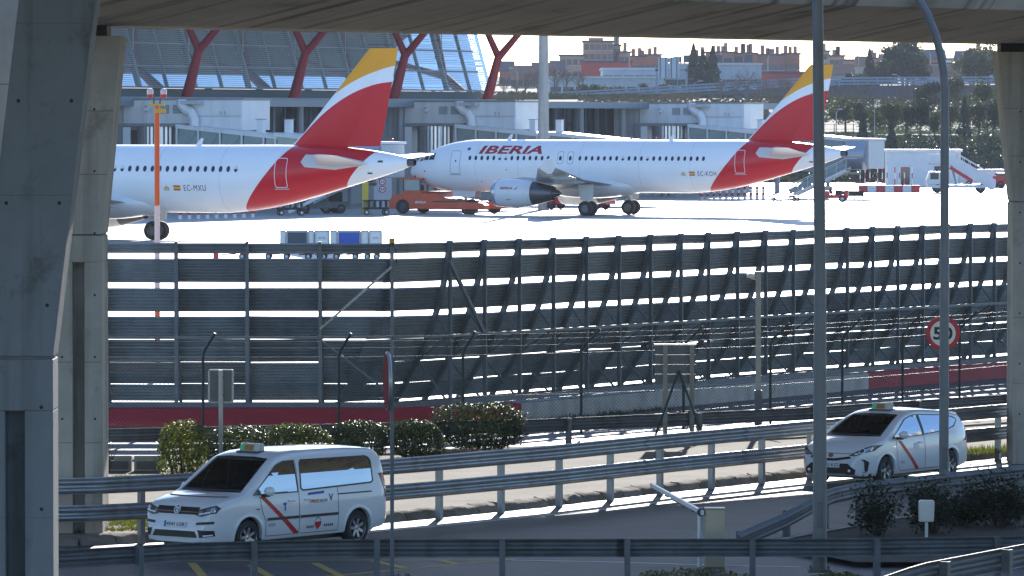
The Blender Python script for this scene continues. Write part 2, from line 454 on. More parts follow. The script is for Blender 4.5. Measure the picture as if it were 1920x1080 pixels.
# diagonal form-board stains of the cantilever soffit
def streaky(m):
    N = m.node_tree.nodes; L = m.node_tree.links; p = N['Principled BSDF']
    tc = N.new('ShaderNodeTexCoord'); mp = N.new('ShaderNodeMapping'); mp.inputs['Scale'].default_value = (1.5,.06,.06)
    L.new(tc.outputs['Object'], mp.inputs[0]); n = N.new('ShaderNodeTexNoise'); n.inputs['Scale'].default_value = 1.6; n.inputs['Detail'].default_value = 4
    L.new(mp.outputs[0], n.inputs['Vector'])
    r = N.new('ShaderNodeMapRange'); r.inputs['From Min'].default_value = .53; r.inputs['From Max'].default_value = .68; L.new(n.outputs['Fac'], r.inputs[0])
    mx = N.new('ShaderNodeMix'); mx.data_type = 'RGBA'; mx.blend_type = 'MULTIPLY'; mx.inputs['B'].default_value = (.40,.38,.35,1)
    src = p.inputs['Base Color'].links[0].from_socket
    L.new(r.outputs[0], mx.inputs['Factor']); L.new(src, mx.inputs['A']); L.new(mx.outputs['Result'], p.inputs['Base Color'])
streaky(m_deck)
deck = thing('bridge_deck', 'stained concrete road bridge deck crossing the top of the view', 'bridge', DA)
deck.rotation_euler = (0, 0, math.atan2(DU.y, DU.x))
seg = 0; x = -30.0
while x < 70:
    mb = MB(); L = 7.48
    mb.loft([[(x, u, z) for u, z in prof], [(x + L, u, z) for u, z in prof]])
    s_ = mb.build('deck_segment', m_deck, deck, bevel=.02); x += 7.5
mb = MB(); mb.box(-30,75,-4.75,-4.45,11.02,11.9); mb.build('parapet', m_concrete, deck)

nd = thing('bridge_deck', 'nearer concrete bridge deck overhead, above the top of the view', 'bridge', DA)
nd.rotation_euler = deck.rotation_euler
x = -60.0
while x < 75:
    mb = MB(); pr = [(-42,12.3), (-42,11.2), (-31,10.8), (-25,10.8), (-19,11.5), (-19,12.3)]
    mb.loft([[(x, u, z) for u, z in pr], [(x + 14.97, u, z) for u, z in pr]]); mb.build('deck_segment', m_deck, nd); x += 15
def pillar(label, cx, y, w, dep, zb, zg, zj, zt, flare_r, flare_l, name='bridge_pillar', shift=0.0, bearing=True, m=None):
    """shaft with a front groove up to zg, joint at zj, flared head up to zt"""
    m = m or m_concrete
    t = thing(name, label, 'pillar', (cx, y, zb), group='bridge pillars')
    h = w / 2; g = .11
    notch = [(-h,0), (-g,0), (-g,.32), (g,.32), (g,0), (h,0), (h,dep), (-h,dep)]
    H = lambda z: z - zb
    mb = MB(); mb.loft([[(x, yy, 0) for x, yy in notch], [(x, yy, H(zg)) for x, yy in notch]]); mb.build('lower_shaft', m, t, bevel=.012)
    pl = [(-h,0), (h,0), (h,dep), (-h,dep)]
    mb = MB(); mb.loft([[(x, yy, H(zg)) for x, yy in pl], [(x, yy, H(zj) - .03) for x, yy in pl]]); mb.build('upper_shaft', m, t, bevel=.012)
    i = .03; pj = [(-h+i,i), (h-i,i), (h-i,dep-i), (-h+i,dep-i)]
    mb = MB(); mb.loft([[(x, yy, H(zj) - .04) for x, yy in pj], [(x, yy, H(zj)) for x, yy in pj]]); mb.build('joint', m_concrete_dk, t)
    rings = []
    for k in range(5):
        f = k / 4; z = H(zj) + .0 + (zt - zj) * f
        rings.append([(-h - flare_l*f + shift*f, -.0, z), (h + flare_r*f + shift*f, 0, z), (h + flare_r*f + shift*f, dep, z), (-h - flare_l*f + shift*f, dep, z)])
    mb = MB(); mb.loft(rings); mb.build('head', m, t, bevel=.015)
    if bearing:
        mb = MB(); mb.box(-h*.8 - flare_l + shift, h*.62 + flare_r*.7 + shift, .25, dep - .25, H(zt), H(zt) + .2); mb.build('bearing', m_black, t)
    for zz in (zb + 1.9, zb + 3.4, lerp(zj, zt, .3), lerp(zj, zt, .62)):          # formwork lift lines
        f = max(0, (zz - zj) / (zt - zj)); xl = -h - flare_l*f + shift*f; xr = h + flare_r*f + shift*f
        for a_, b_ in (((xl, -g), (g, xr)) if zz < zg else ((xl, xr),)): MB().box(a_ + .01, b_ - .01, -.004, .01, H(zz), H(zz) + .012).build('lift_line', m_concrete_dk, t)
    for q in range(7):                                                    # tie holes left by the formwork
        zz = H(zb) + 1.2 + q * 1.15
        if zz > H(zt) - .2: break
        for sx in (-.33, .33):
            mb = MB(); mb.lathe([(.0,-.004), (.022,-.004), (.022,.01)], (sx*w*1.05 + shift*max(0, (zz - H(zj)) / (zt - zj)), 0, zz), 'y', 10); mb.build('tie_hole', m_black, t)
    return t
pillar('weathered concrete bridge pillar with a front groove rising behind the left guardrail', -8.05, 98.95, .88, 1.5, -.56, 4.70, 5.22, 8.9, .36, .1)
pillar('concrete bridge pillar cut by the right edge of the view', 11.93, 121.6, 1.0, 1.5, -.56, 4.2, 5.5, 8.9, .1, .37)
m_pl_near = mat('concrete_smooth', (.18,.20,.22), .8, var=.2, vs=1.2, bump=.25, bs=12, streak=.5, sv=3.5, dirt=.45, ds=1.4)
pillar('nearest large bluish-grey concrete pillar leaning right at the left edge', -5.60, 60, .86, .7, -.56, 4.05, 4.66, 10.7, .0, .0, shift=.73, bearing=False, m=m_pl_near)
pillar('brownish concrete pillar half hidden behind the nearest left pillar', -7.75, 82, 1.25, 1.4, -.56, 3.0, 3.6, 10.5, .1, .1, bearing=False)

# ================================================================== guardrails
WB = [(0,-.155), (.004,-.135), (.065,-.105), (.083,-.085), (.083,-.06), (.065,-.04), (.02,-.02), (.015,0), (.02,.02), (.065,.04), (.083,.06), (.083,.085), (.065,.105), (.004,.135), (0,.155)]
def guardrail(name, label, pts, zg, beams, step=2.0, side=-1, m=None, group='guardrails', post_h=None, zend=None, post_m=None, post_start=0.3):
    """pts: plan polyline; zg(i)->ground; beams: heights of the beam centres; side -1: beam face on the camera side"""
    m = m or m_galv
    o = Vector((pts[0][0], pts[0][1], 0))
    t = thing(name, label, 'guardrail', (o.x, o.y, zg), group=group)
    off = Vector((o.x, o.y, zg))
    P = [Vector((p[0], p[1], p[2] if len(p) > 2 else 0.0)) for p in pts]     # p[2]: extra height
    # resample at 4 m
    dense = []; lens = [0]
    for a, b in zip(P, P[1:]): lens.append(lens[-1] + (b - a).length)
    tot = lens[-1]
    def pos(d):
        for i in range(len(P) - 1):
            if d <= lens[i+1] or i == len(P) - 2:
                f = (d - lens[i]) / (lens[i+1] - lens[i]); return P[i].lerp(P[i+1], f)
    def tang(d):
        a = pos(max(0, d - .6)); b = pos(min(tot, d + .6)); v = b - a; v.z = 0; return v.normalized()
    for bz in beams:
        d = 0.0
        while d < tot - .2:
            e = min(tot, d + 4.0); mb = MB(); rings = []
            n = 6
            for i in range(n + 1):
                dd = lerp(d, min(tot, e + .12), i / n); q = pos(min(dd, tot)); tt = tang(min(dd, tot)); nn = Vector((tt.y, -tt.x, 0)) * (-side)
                lift = .004 if i < n else .008
                rings.append([q + nn * (.06 + w_ + (0.003 if d else 0)) + Vector((0,0,zg + bz + h_)) - off for w_, h_ in WB] + [q + nn * (.052 + w_) + Vector((0,0,zg + bz + h_)) - off for w_, h_ in reversed(WB)])
            mb.loft(rings); mb.build('beam', m, t, smooth=50); d = e
    d = post_start
    while d < tot:
        q = pos(d); tt = tang(d); nn = Vector((tt.y, -tt.x, 0)) * (-side); top = max(beams) + .14 + q.z
        base = Vector((q.x, q.y, zg)) - off
        mb = MB()
        C = [(-.05,-.06), (.05,-.06), (.05,-.05), (-.04,-.05), (-.04,.05), (.05,.05), (.05,.06), (-.05,.06)]
        mb.loft([[base + tt * a + nn * (b - .012) + Vector((0,0,z)) for a, b in C] for z in (-.04, top)])
        for bz in beams: mb.bar(base + nn * .045 + Vector((0,0,bz + q.z - .06)), base + nn * .045 + Vector((0,0,bz + q.z + .06)), .1, .02, nn)
        mb.build('post', post_m or m, t); d += step
    return t
guardrail('guardrail', 'double-beam galvanised guardrail on tall posts between the taxis and the sunlit pavement', RAIL, ROAD, (.615, 1.12), 2.05, -1, post_start=.25)
guardrail('guardrail', 'far single-beam guardrail behind the clipped bushes along the service road', GR3, -.34, (.50,), 4.0, 1, m=m_galv_old_shade)
guardrail('guardrail', 'shaded single-beam guardrail across the bottom seen from behind', [(-14.0,80.0), (-9.2,85.4), (-7.6,87.6), (-5.4,89.3), (-3,90.0), (0,90.1), (5.95,90.2), (6.7,90.4), (9.5,90.9)], ROAD, (.59,), 2.12, 1, m=m_galv_old_shade, post_start=1.1)
guardrail('guardrail', 'guardrail with a sloped end section beside the white hatchback taxi', [(4.1,98.4,-.55), (5.1,100.3,-.3), (6.0,102.3,0), (6.7,104.2,0), (9.2,107.8,0), (13,113.2,0), (22,126,0)], ROAD, (.60,), 2.1, -1, m=m_galv_old_shade)
vz = .85
guardrail('guardrail', 'closest dark guardrail rising diagonally in the bottom right corner', [(3.3,64.4,-.30), (4.5,66.6,-.08), (5.3,68.4,0), (7.4,72.2,.03), (12,80.5,.05)], vz, (.62,), 2.0, 1, m=m_galv_old_shade, post_start=3.1)
sheet('verge', [(2.6,60), (30,60), (30,84), (12.2,84.2), (7.2,74.5), (4.2,69.5)], vz - .005, m_soil)
mbv = MB(); 
for a, b in (((2.6,60),(4.2,69.5)), ((4.2,69.5),(7.2,74.5)), ((7.2,74.5),(12.2,84.2))):
    mbv.poly([(*a,-.56), (*b,-.56), (*b,vz-.01), (*a,vz-.01)])
struct('verge_bank', mbv, m_soil)

# planter island behind the sloped guardrail
sheet('planter', [(4.6,97.5), (6.4,101.0), (7.4,103.2), (13.5,111.6), (22,123.6), (22,104), (9.3,93.2), (6.0,93.2)], -.40, m_soil)
pe = [(4.55,97.45), (6.3,101.15), (7.3,103.35), (13.4,111.8), (22,123.9)]
mb = MB(); a = offset(pe, 0); b = offset(pe, -.16)
for i in range(len(pe)-1):
    mb.poly([(*a[i],-.52), (*a[i+1],-.52), (*a[i+1],-.385), (*a[i],-.385)]); mb.poly([(*a[i],-.385), (*a[i+1],-.385), (*b[i+1],-.38), (*b[i],-.38)])
struct('planter_kerb', mb, m_concrete)

# ================================================================== chain-link fence
CL = [(125,128.2), (380,128), (635,128), (868,129), (1090,130.5), (1282,132.4), (1445,134.6), (1580,137.6), (1693,140.2), (1800,143), (1900,146)]
CP_ = [Vector(((p - 960) * d / F, d, -.34)) for p, d in CL]
chain = thing('chain_link_fence', 'dark green chain-link security fence with angled post tops in front of the blast fence', 'fence', (0,130,-.34))
coff = Vector((0,130,-.34))
m_wire = mat('fence_wire', (.10,.12,.12), .5, metal=.3)
for i, p in enumerate(CP_):
    n = Vector((.35,-.15,0)) if i < 4 else Vector((.55,-.1,0))
    b = p - coff
    mb = MB(); mb.tube([b, b + Vector((0,0,2.03)), b + Vector((0,0,2.06)) + n*.1 + Vector((0,0,.1)), b + Vector((0,0,2.06)) + n*.85 + Vector((0,0,.52))], .035, 8); mb.build('post', m_green_post, chain, smooth=40)
def rod(mb, a, b, r): mb.bar(a, b, r*2, r*2)
for i in range(len(CP_) - 1):
    a = CP_[i] - coff; b = CP_[i+1] - coff; d = b - a; L = d.length; t = d / L
    mb = MB(); H = 2.0; ps = .10; k = -H
    while k < L:
        for s in (0, 1):
            u0, u1 = (k, k + H) if s == 0 else (k + H, k)
            z0, z1 = 0.0, H
            # clip to [0,L]
            A = [u0, z0]; B = [u1, z1]
            def cut(A, B):
                for lim, sg in ((0, 1), (L, -1)):
                    for Q, W in ((A, B), (B, A)):
                        if (Q[0] - lim) * sg < 0:
                            f = (lim - Q[0]) / (W[0] - Q[0]); Q[1] = Q[1] + (W[1] - Q[1]) * f; Q[0] = lim
            cut(A, B)
            if abs(A[0] - B[0]) > .02: rod(mb, a + t*A[0] + Vector((0,0,A[1])), a + t*B[0] + Vector((0,0,B[1])), .0022)
        k += ps
    w = mb.build('wire_mesh', m_wire, chain); w['kind'] = 'stuff'
    mb = MB()
    for z in (.05, 1.0, 2.0): rod(mb, a + Vector((0,0,z)), b + Vector((0,0,z)), .004)
    nn = Vector((.45,-.12,0))
    for s in (.3, .6, .85): rod(mb, a + Vector((0,0,2.06 + .52*s)) + nn*s, b + Vector((0,0,2.06 + .52*s)) + nn*s, .003)
    mb.build('strand_wires', m_wire, chain)
# ================================================================== decal helpers: flat shapes wrapped on a surface
def text_bm(s, size=1.0, shear=0.0, bold=0.0, spacing=1.0, sx=1.0):
    cu = bpy.data.curves.new('t', 'FONT'); cu.body = s; cu.size = size; cu.shear = shear; cu.offset = bold; cu.space_character = spacing
    cu.resolution_u = 3; cu.fill_mode = 'FRONT'
    ob = bpy.data.objects.new('t', cu); col.objects.link(ob)
    dg = bpy.context.evaluated_depsgraph_get()
    me = ob.evaluated_get(dg).to_mesh()
    bm = bmesh.new(); bm.from_mesh(me)
    ob.evaluated_get(dg).to_mesh_clear()
    bpy.data.objects.remove(ob); bpy.data.curves.remove(cu)
    for v in bm.verts: v.co.x *= sx
    return bm
def poly_bm(polys):
    bm = bmesh.new()
    for p in polys:
        vs_ = [bm.verts.new((a, b, 0)) for a, b in p]
        for t in tessellate_polygon([[Vector((a, b, 0)) for a, b in p]]):
            try: bm.faces.new([vs_[i] for i in t])
            except ValueError: pass
    return bm
def bm_size(bm):
    xs = [v.co.x for v in bm.verts]; ys = [v.co.y for v in bm.verts]
    return min(xs), max(xs), min(ys), max(ys)
def fit_bm(bm, x0, x1, y0, y1):
    a, b, c, d = bm_size(bm)
    for v in bm.verts: v.co.x = x0 + (v.co.x - a) / (b - a) * (x1 - x0); v.co.y = y0 + (v.co.y - c) / (d - c) * (y1 - y0)
    return bm
def slice_bm(bm, step):
    a, b, c, d = bm_size(bm)
    for ax, lo, hi in ((0, a, b), (1, c, d)):
        k = math.floor(lo / step) + 1
        while k * step < hi:
            co = [0,0,0]; no = [0,0,0]; co[ax] = k * step; no[ax] = 1
            bmesh.ops.bisect_plane(bm, geom=bm.verts[:] + bm.edges[:] + bm.faces[:], plane_co=co, plane_no=no)
            k += 1
    return bm
def wrap(bm, proj, name, m, parent, step=.08, smooth=True):
    """proj(u, v) -> 3D point on (just above) the surface"""
    if step: slice_bm(bm, step)
    for v in bm.verts:
        v.co = proj(v.co.x, v.co.y)
    bmesh.ops.recalc_face_normals(bm, faces=bm.faces)
    me = bpy.data.meshes.new(name); bm.to_mesh(me); bm.free(); me.materials.append(m)
    o = bpy.data.objects.new(name, me); col.objects.link(o); o.parent = parent
    return o
def outline(pts, w):
    """closed ring strip of width w inside a convex-ish outline"""
    n = len(pts); cx = sum(p[0] for p in pts) / n; cy = sum(p[1] for p in pts) / n
    inn = []
    for i in range(n):
        a = Vector(pts[i-1]); p = Vector(pts[i]); b = Vector(pts[(i+1) % n])
        e1 = (p - a).normalized(); e2 = (b - p).normalized(); n1 = Vector((-e1.y, e1.x)); n2 = Vector((-e2.y, e2.x))
        nn = (n1 + n2).normalized()
        if nn.dot(Vector((cx, cy)) - p) < 0: nn = -nn
        inn.append(tuple(p + nn * w))
    return [[pts[i], pts[(i+1) % n], inn[(i+1) % n], inn[i]] for i in range(n)], inn
def rrect(x0, x1, y0, y1, r, n=4):
    out = []
    for cx, cy, a0 in ((x1-r, y1-r, 0), (x0+r, y1-r, 90), (x0+r, y0+r, 180), (x1-r, y0+r, 270)):
        for k in range(n + 1):
            a = R(a0 + 90 * k / n); out.append((cx + r * math.cos(a), cy + r * math.sin(a)))
    return out
def ell(cx, cy, rx, ry, n=16): return [(cx + rx * math.cos(2*math.pi*i/n), cy + ry * math.sin(2*math.pi*i/n)) for i in range(n)]

# ================================================================== airliners
def livery(name, kind):
    """white paint with red / yellow fields, bounded by curves in the aircraft's own frame (x = -station)"""
    m = bpy.data.materials.new(name); m.use_nodes = True
    N = m.node_tree.nodes; L = m.node_tree.links; p = N['Principled BSDF']
    p.inputs['Roughness'].default_value = .32; p.inputs['Specular IOR Level'].default_value = .3; p.inputs['Coat Weight'].default_value = 0 if kind == 'fin' else .15; p.inputs['Coat Roughness'].default_value = .08
    tc = N.new('ShaderNodeTexCoord'); sp = N.new('ShaderNodeSeparateXYZ'); L.new(tc.outputs['Object'], sp.inputs[0])
    def math_(op, a, b=None):
        n = N.new('ShaderNodeMath'); n.operation = op
        for i, q in enumerate((a, b)):
            if q is None: continue
            if isinstance(q, (int, float)): n.inputs[i].default_value = q
            else: L.new(q, n.inputs[i])
        return n.outputs[0]
    s = math_('MULTIPLY', sp.outputs[0], -1.0); z = sp.outputs[2]
    white = (.86,.86,.87,1); red = (.62,.004,.016,1); yel = (.86,.36,.01,1)
    noise_ = N.new('ShaderNodeTexNoise'); noise_.inputs['Scale'].default_value = .7; noise_.inputs['Detail'].default_value = 6; L.new(tc.outputs['Object'], noise_.inputs['Vector'])
    mr = N.new('ShaderNodeMapRange'); mr.inputs['From Min'].default_value = .4; mr.inputs['From Max'].default_value = .75; mr.inputs['To Max'].default_value = .35; L.new(noise_.outputs['Fac'], mr.inputs[0])
    def mix(fac, a, b, mode='MIX'):
        x = N.new('ShaderNodeMix'); x.data_type = 'RGBA'; x.blend_type = mode
        L.new(fac, x.inputs['Factor'])
        for k, q in (('A', a), ('B', b)):
            if isinstance(q, tuple): x.inputs[k].default_value = q
            else: L.new(q, x.inputs[k])
        return x.outputs['Result']
    if kind == 'body':
        sf = math_('ADD', math_('MULTIPLY', math_('SUBTRACT', z, 1.9), .87), 26.8)
        sf = math_('ADD', sf, math_('MULTIPLY', math_('POWER', math_('ABSOLUTE', math_('SUBTRACT', z, 3.85)), 2.0), -.05))
        sr = math_('ADD', math_('MULTIPLY', math_('SUBTRACT', z, 3.2), .95), 33.3)
        k = math_('MULTIPLY', math_('GREATER_THAN', s, sf), math_('LESS_THAN', s, sr))
        c = mix(k, white, red)
        # belly grime
        low = N.new('ShaderNodeMapRange'); low.inputs['From Min'].default_value = 2.7; low.inputs['From Max'].default_value = 1.8; L.new(z, low.inputs[0])
    else:
        def quad(s0, z0, sl, c2, s1):
            a = math_('SUBTRACT', s, s0); b = math_('SUBTRACT', s, s1)
            return math_('ADD', math_('ADD', z0, math_('MULTIPLY', a, sl)), math_('MULTIPLY', math_('MULTIPLY', a, b), c2))
        wr = quad(31.5, 7.55, .628, -.0777, 33.97); yw = quad(32.9, 9.2, .5, -.0568, 34.7)
        c = mix(math_('GREATER_THAN', z, wr), red, white)
        c = mix(math_('GREATER_THAN', z, yw), c, yel)
    c = mix(mr.outputs[0], c, (.86,.85,.83,1), 'MULTIPLY')
    L.new(c, p.inputs['Base Color'])
    return m
m_body = livery('airliner_body_paint', 'body'); m_fin = livery('airliner_fin_paint', 'fin')
m_wing = mat('wing_grey', (.42,.43,.44), .4, var=.15, vs=1.0, streak=.1)
m_wing_lt = mat('fairing_white', (.66,.66,.66), .4, var=.12, vs=1)
m_nac = mat('nacelle_white', (.74,.74,.75), .3, coat=.3, var=.08)
m_lip = mat('inlet_lip_metal', (.6,.6,.62), .25, metal=.9)
m_exh = mat('exhaust_metal', (.13,.13,.14), .38, metal=.9, var=.3, vs=4)
m_win = mat('cabin_window', (.012,.02,.04), .12, spec=.6)
m_title = mat('title_red', (.38,.008,.02), .4)
m_greyline = mat('door_outline_grey', (.38,.38,.4), .5)
m_wline = mat('door_outline_white', (.72,.68,.68), .5)
m_dark = mat('dark_grey_mark', (.05,.05,.06), .5)
m_gear = mat('gear_leg', (.55,.55,.55), .4, metal=.2)
m_hub = mat('wheel_hub', (.16,.16,.17), .5, metal=.4)
m_seamg = mat('skin_seam_grey', (.5,.5,.52), .5)
m_gold = mat('crest_gold', (.55,.38,.12), .5)
FUS = [(0,3.32,.04,.04), (.12,3.33,.34,.32), (.45,3.37,.70,.66), (1.0,3.45,1.07,1.02), (1.7,3.54,1.38,1.32), (2.4,3.62,1.62,1.60), (3.2,3.70,1.80,1.80), (4.2,3.78,1.92,1.95), (5.5,3.84,1.97,2.05), (6.8,3.85,1.975,2.07), (15,3.85,1.975,2.07), (24.5,3.85,1.975,2.07), (27,3.94,1.95,1.99), (29,4.10,1.83,1.83), (31,4.32,1.58,1.58), (33,4.55,1.24,1.27), (35,4.73,.86,.90), (36.5,4.83,.54,.57), (37.3,4.88,.33,.36), (37.57,4.90,.24,.27)]
def fus(s):
    return tuple(smooth_interp([(r[0], r[i]) for r in FUS], s) for i in (1, 2, 3))
def fus_pt(s, z, off=.006, side=1):
    zc, w, h = fus(s); q = max(-1, min(1, (z - zc) / h)); y = w * math.sqrt(max(0, 1 - q*q))
    n = Vector((0, y / (w*w) + 1e-9, (z - zc) / (h*h))).normalized()
    return Vector((-s, y * 1.0, z)) + n * off if side > 0 else Vector((-s, -y, z)) + Vector((0, -n.y, n.z)) * off
FUS_ME = None
def airfoil(n=9, t=.12):
    up = []; lo = []
    for i in range(n + 1):
        x = (1 - math.cos(math.pi * i / n)) / 2
        y = 5 * t * (.2969*math.sqrt(x) - .126*x - .3516*x*x + .2843*x**3 - .1015*x**4)
        up.append((x, y)); lo.append((x, -y * .8))
    return up + lo[-2:0:-1]
def surface(secs, t=.12):
    """secs: (LE point, chord, thickness dir, thickness factor); chord runs aft (-x)"""
    mb = MB(); rings = []
    for le, ch, up, tk in secs:
        rings.append([Vector(le) + Vector((-x * ch, 0, 0)) + Vector(up) * (y * ch * tk) for x, y in airfoil(t=t)])
    return mb.loft(rings)
def wheel_mb(r, w, n=24):
    mb = MB(); mb.lathe([(r*.55,-w*.42), (r*.8,-w*.5), (r*.95,-w*.42), (r,-w*.2), (r,w*.2), (r*.95,w*.42), (r*.8,w*.5), (r*.55,w*.42)], (0,0,0), 'y', n); return mb
def hub_mb(r, w, n=16):
    mb = MB(); mb.lathe([(.0,-w*.30), (r*.2,-w*.30), (r*.22,-w*.22), (r*.5,-w*.18), (r*.57,-w*.44), (r*.57,w*.44), (r*.5,w*.18), (r*.22,w*.22), (r*.2,w*.3), (.0,w*.3)], (0,0,0), 'y', n); return mb
SHARED = {}
def shared(key, fn):
    if key not in SHARED: SHARED[key] = fn()
    return SHARED[key]
def airplane(label, origin, heading, reg, reg_s, win_range, title):
    t = thing('airliner', label, 'airplane', origin, heading, group='parked airliners')
    A = lambda key, name, fn, m, smooth=40: link(name, shared(key, lambda: fn().mesh(name, m, smooth)), t)
    def f_body():
        mb = MB(); ss = []
        s = 0.0
        for a, b in zip(FUS, FUS[1:]):
            n = max(1, round((b[0] - a[0]) / .5)) if a[0] > .4 else 4
            ss += [lerp(a[0], b[0], i / n) for i in range(n)]
        ss.append(37.57); n = 48
        mb.loft([[(-s, w*math.cos(2*math.pi*i/n), zc + h*math.sin(2*math.pi*i/n)) for i in range(n)] for s in ss for zc, w, h in (fus(s),)])
        return mb
    body = A('body', 'fuselage', f_body, m_body, 60)
    def f_apu(): return MB().lathe([(.235,-37.57+.0), (.25,-37.6), (.25,-37.95), (.20,-38.0), (.17,-37.7)], (0,0,4.9), 'x', 18)
    A('apu', 'exhaust_nozzle', f_apu, m_exh)
    # belly fairing
    def f_fair():
        mb = MB(); rings = []
        for i in range(15):
            f = i / 14; s = lerp(10.6, 21.6, f); k = math.sin(math.pi * min(1, max(.0, f)) ) ** .55 if 0 < f < 1 else .02
            n = 28; rings.append([(-s, 2.22*k*math.cos(2*math.pi*q/n), 2.35 + (1.02 if math.sin(2*math.pi*q/n) < 0 else .95)*k*math.sin(2*math.pi*q/n)) for q in range(n)])
        return mb.loft(rings)
    A('fair', 'belly_fairing', f_fair, m_nac, 60)
    # fin + rudder + stabilisers
    def f_fin():
        return surface([((-28.6,0,5.72), 4.7, (0,1,0), .35), ((-29.7,0,6.0), 4.15, (0,1,0), .75), ((-30.5,0,6.75), 3.75, (0,1,0), .85), ((-34.85,0,11.62), 1.28, (0,1,0), 1.0), ((-35.0,0,11.72), 1.1, (0,1,0), .4)], .115)
    def f_rud():
        mb = MB(); rings = []
        for z, a, b, th in ((5.86,33.5,35.62,.16), (6.75,33.98,35.86,.15), (11.62,36.17,36.85,.075), (11.72,36.2,36.8,.03)):
            rings.append([(-a+.04,-th,z), (-a+.04,th,z), (-b,.012,z), (-b,-.012,z)])
        return mb.loft(rings)
    A('fin', 'tail_fin', f_fin, m_fin); A('rud', 'rudder', f_rud, m_fin)
    def f_gap():
        return MB().prism([(-33.34,-.19,5.9), (-33.5,-.19,5.9), (-36.17,-.08,11.6), (-36.13,-.08,11.6)], (0,.0,0)) 
    for sgn in (1, -1):
        A('stab%d' % sgn, 'stabilizer', lambda: surface([((-31.6,.5*sgn,4.75), 3.6, (0,0,1), 1), ((-34.6,6.2*sgn,5.35), 1.35, (0,0,1), .9), ((-34.95,6.35*sgn,5.37), .9, (0,0,1), .4)], .1), m_wing_lt)
        A('wing%d' % sgn, 'wing', lambda: surface([((-11.4,1.2*sgn,2.35), 7.2, (0,0,1), 1.1), ((-12.1,1.97*sgn,2.42), 6.8, (0,0,1), 1.05), ((-14.5,6.4*sgn,2.85), 4.15, (0,0,1), 1), ((-19.9,16.6*sgn,3.82), 1.65, (0,0,1), .9), ((-20.3,17.0*sgn,3.86), 1.25, (0,0,1), .5)], .125), m_wing)
        A('fence%d' % sgn, 'wingtip_fence', lambda: MB().prism([(-20.2,17.0*sgn,3.86), (-21.0,17.0*sgn,4.55), (-21.3,17.0*sgn,4.55), (-21.6,17.0*sgn,3.86), (-21.3,17.0*sgn,3.4), (-21.0,17.0*sgn,3.4)], (0,.06*sgn,0)), m_wing_lt)
        for q, (yy, s0, L, zz) in enumerate(((3.9,16.2,3.4,2.25), (8.3,17.0,2.7,2.72), (12.2,18.6,2.3,3.1))):
            A('track%d%d' % (sgn, q), 'flap_fairing', lambda: MB().loft([[(-s0 - L*f, yy*sgn + r*math.cos(a)*.7, zz - .05*f + r*math.sin(a)) for a in [2*math.pi*i/10 for i in range(10)]] for f, r in ((0,.02), (.12,.14), (.35,.22), (.65,.19), (.9,.08), (1,.01))]), m_wing)
        # engine
        ey, ez = 5.75 * sgn, 1.78
        e = A('nac%d' % sgn, 'engine', lambda: MB().lathe([(.86,-11.1), (.90,-10.75), (1.0,-10.72), (1.06,-10.95), (1.13,-11.7), (1.13,-12.6), (1.06,-13.5), (.95,-14.05), (.90,-14.0)], (0,ey,ez), 'x', 36), m_nac)
        sub = lambda key, name, fn, m, sm=40: (lambda o: setattr(o, 'parent', e) or o)(link(name, shared(key + str(sgn), lambda: fn().mesh(name, m, sm))))
        sub('lip', 'inlet_lip', lambda: MB().lathe([(.89,-10.85), (.925,-10.66), (.98,-10.64), (1.04,-10.80), (1.085,-11.05)], (0,ey,ez), 'x', 36), m_lip)
        sub('fan', 'fan', lambda: MB().lathe([(.0,-10.95), (.12,-11.05), (.3,-11.35), (.86,-11.4)], (0,ey,ez), 'x', 24), m_exh)
        sub('noz', 'exhaust_nozzle', lambda: MB().lathe([(.92,-13.9), (.90,-14.3), (.72,-15.0), (.55,-15.7), (.50,-15.72), (.44,-15.4)], (0,ey,ez), 'x', 28), m_exh)
        sub('cone', 'exhaust_cone', lambda: MB().lathe([(.42,-15.3), (.36,-15.8), (.20,-16.2), (.02,-16.4)], (0,ey,ez), 'x', 20), m_exh)
        A('pyl%d' % sgn, 'pylon', lambda: MB().loft([[(-s, ey + w, z) for w, z in ((-.16,z0), (.16,z0), (.16,z1), (-.16,z1))] for s, z0, z1 in ((11.8,2.5,2.86), (13.2,2.4,3.02), (14.6,2.35,2.9), (16.6,2.5,2.72))]), m_wing, None)
        # main gear
        gx, gy = -17.71, 3.79 * sgn
        leg = A('leg%d' % sgn, 'landing_gear', lambda: MB().tube([(gx,gy,.58), (gx+.05,gy,1.7), (gx+.1,gy-.15*sgn,2.5)], .14, 12).tube([(gx,gy,1.3), (gx,gy-1.6*sgn,2.3)], .07, 8).tube([(gx,gy-.55,.58), (gx,gy+.55,.58)], .09, 10).tube([(gx+.05,gy,1.0), (gx+.45,gy,1.15), (gx+.1,gy,1.6)], .05, 8), m_gear)
        A('gdoor%d' % sgn, 'gear_door', lambda: MB().prism([(gx+.75,gy+.28*sgn,2.45), (gx-.65,gy+.28*sgn,2.45), (gx-.55,gy+.22*sgn,1.25), (gx+.5,gy+.22*sgn,1.25)], (0,.04*sgn,0)), m_wing_lt, None)
        for dy in (-.46, .46):
            w = link('wheel', shared('tyre_main', lambda: wheel_mb(.585, .42).mesh('wheel', m_black, 40)), t, (gx, gy + dy, .585))
            link('hub', shared('hub_main', lambda: hub_mb(.585, .42).mesh('hub', m_hub, 40)), w)
    # nose gear
    A('nleg', 'landing_gear', lambda: MB().tube([(-5.07,0,.38), (-5.0,0,1.0), (-4.9,0,2.2)], .1, 12).tube([(-5.0,0,1.1), (-3.9,0,2.0)], .05, 8).tube([(-5.07,-.3,.38), (-5.07,.3,.38)], .06, 10), m_gear)
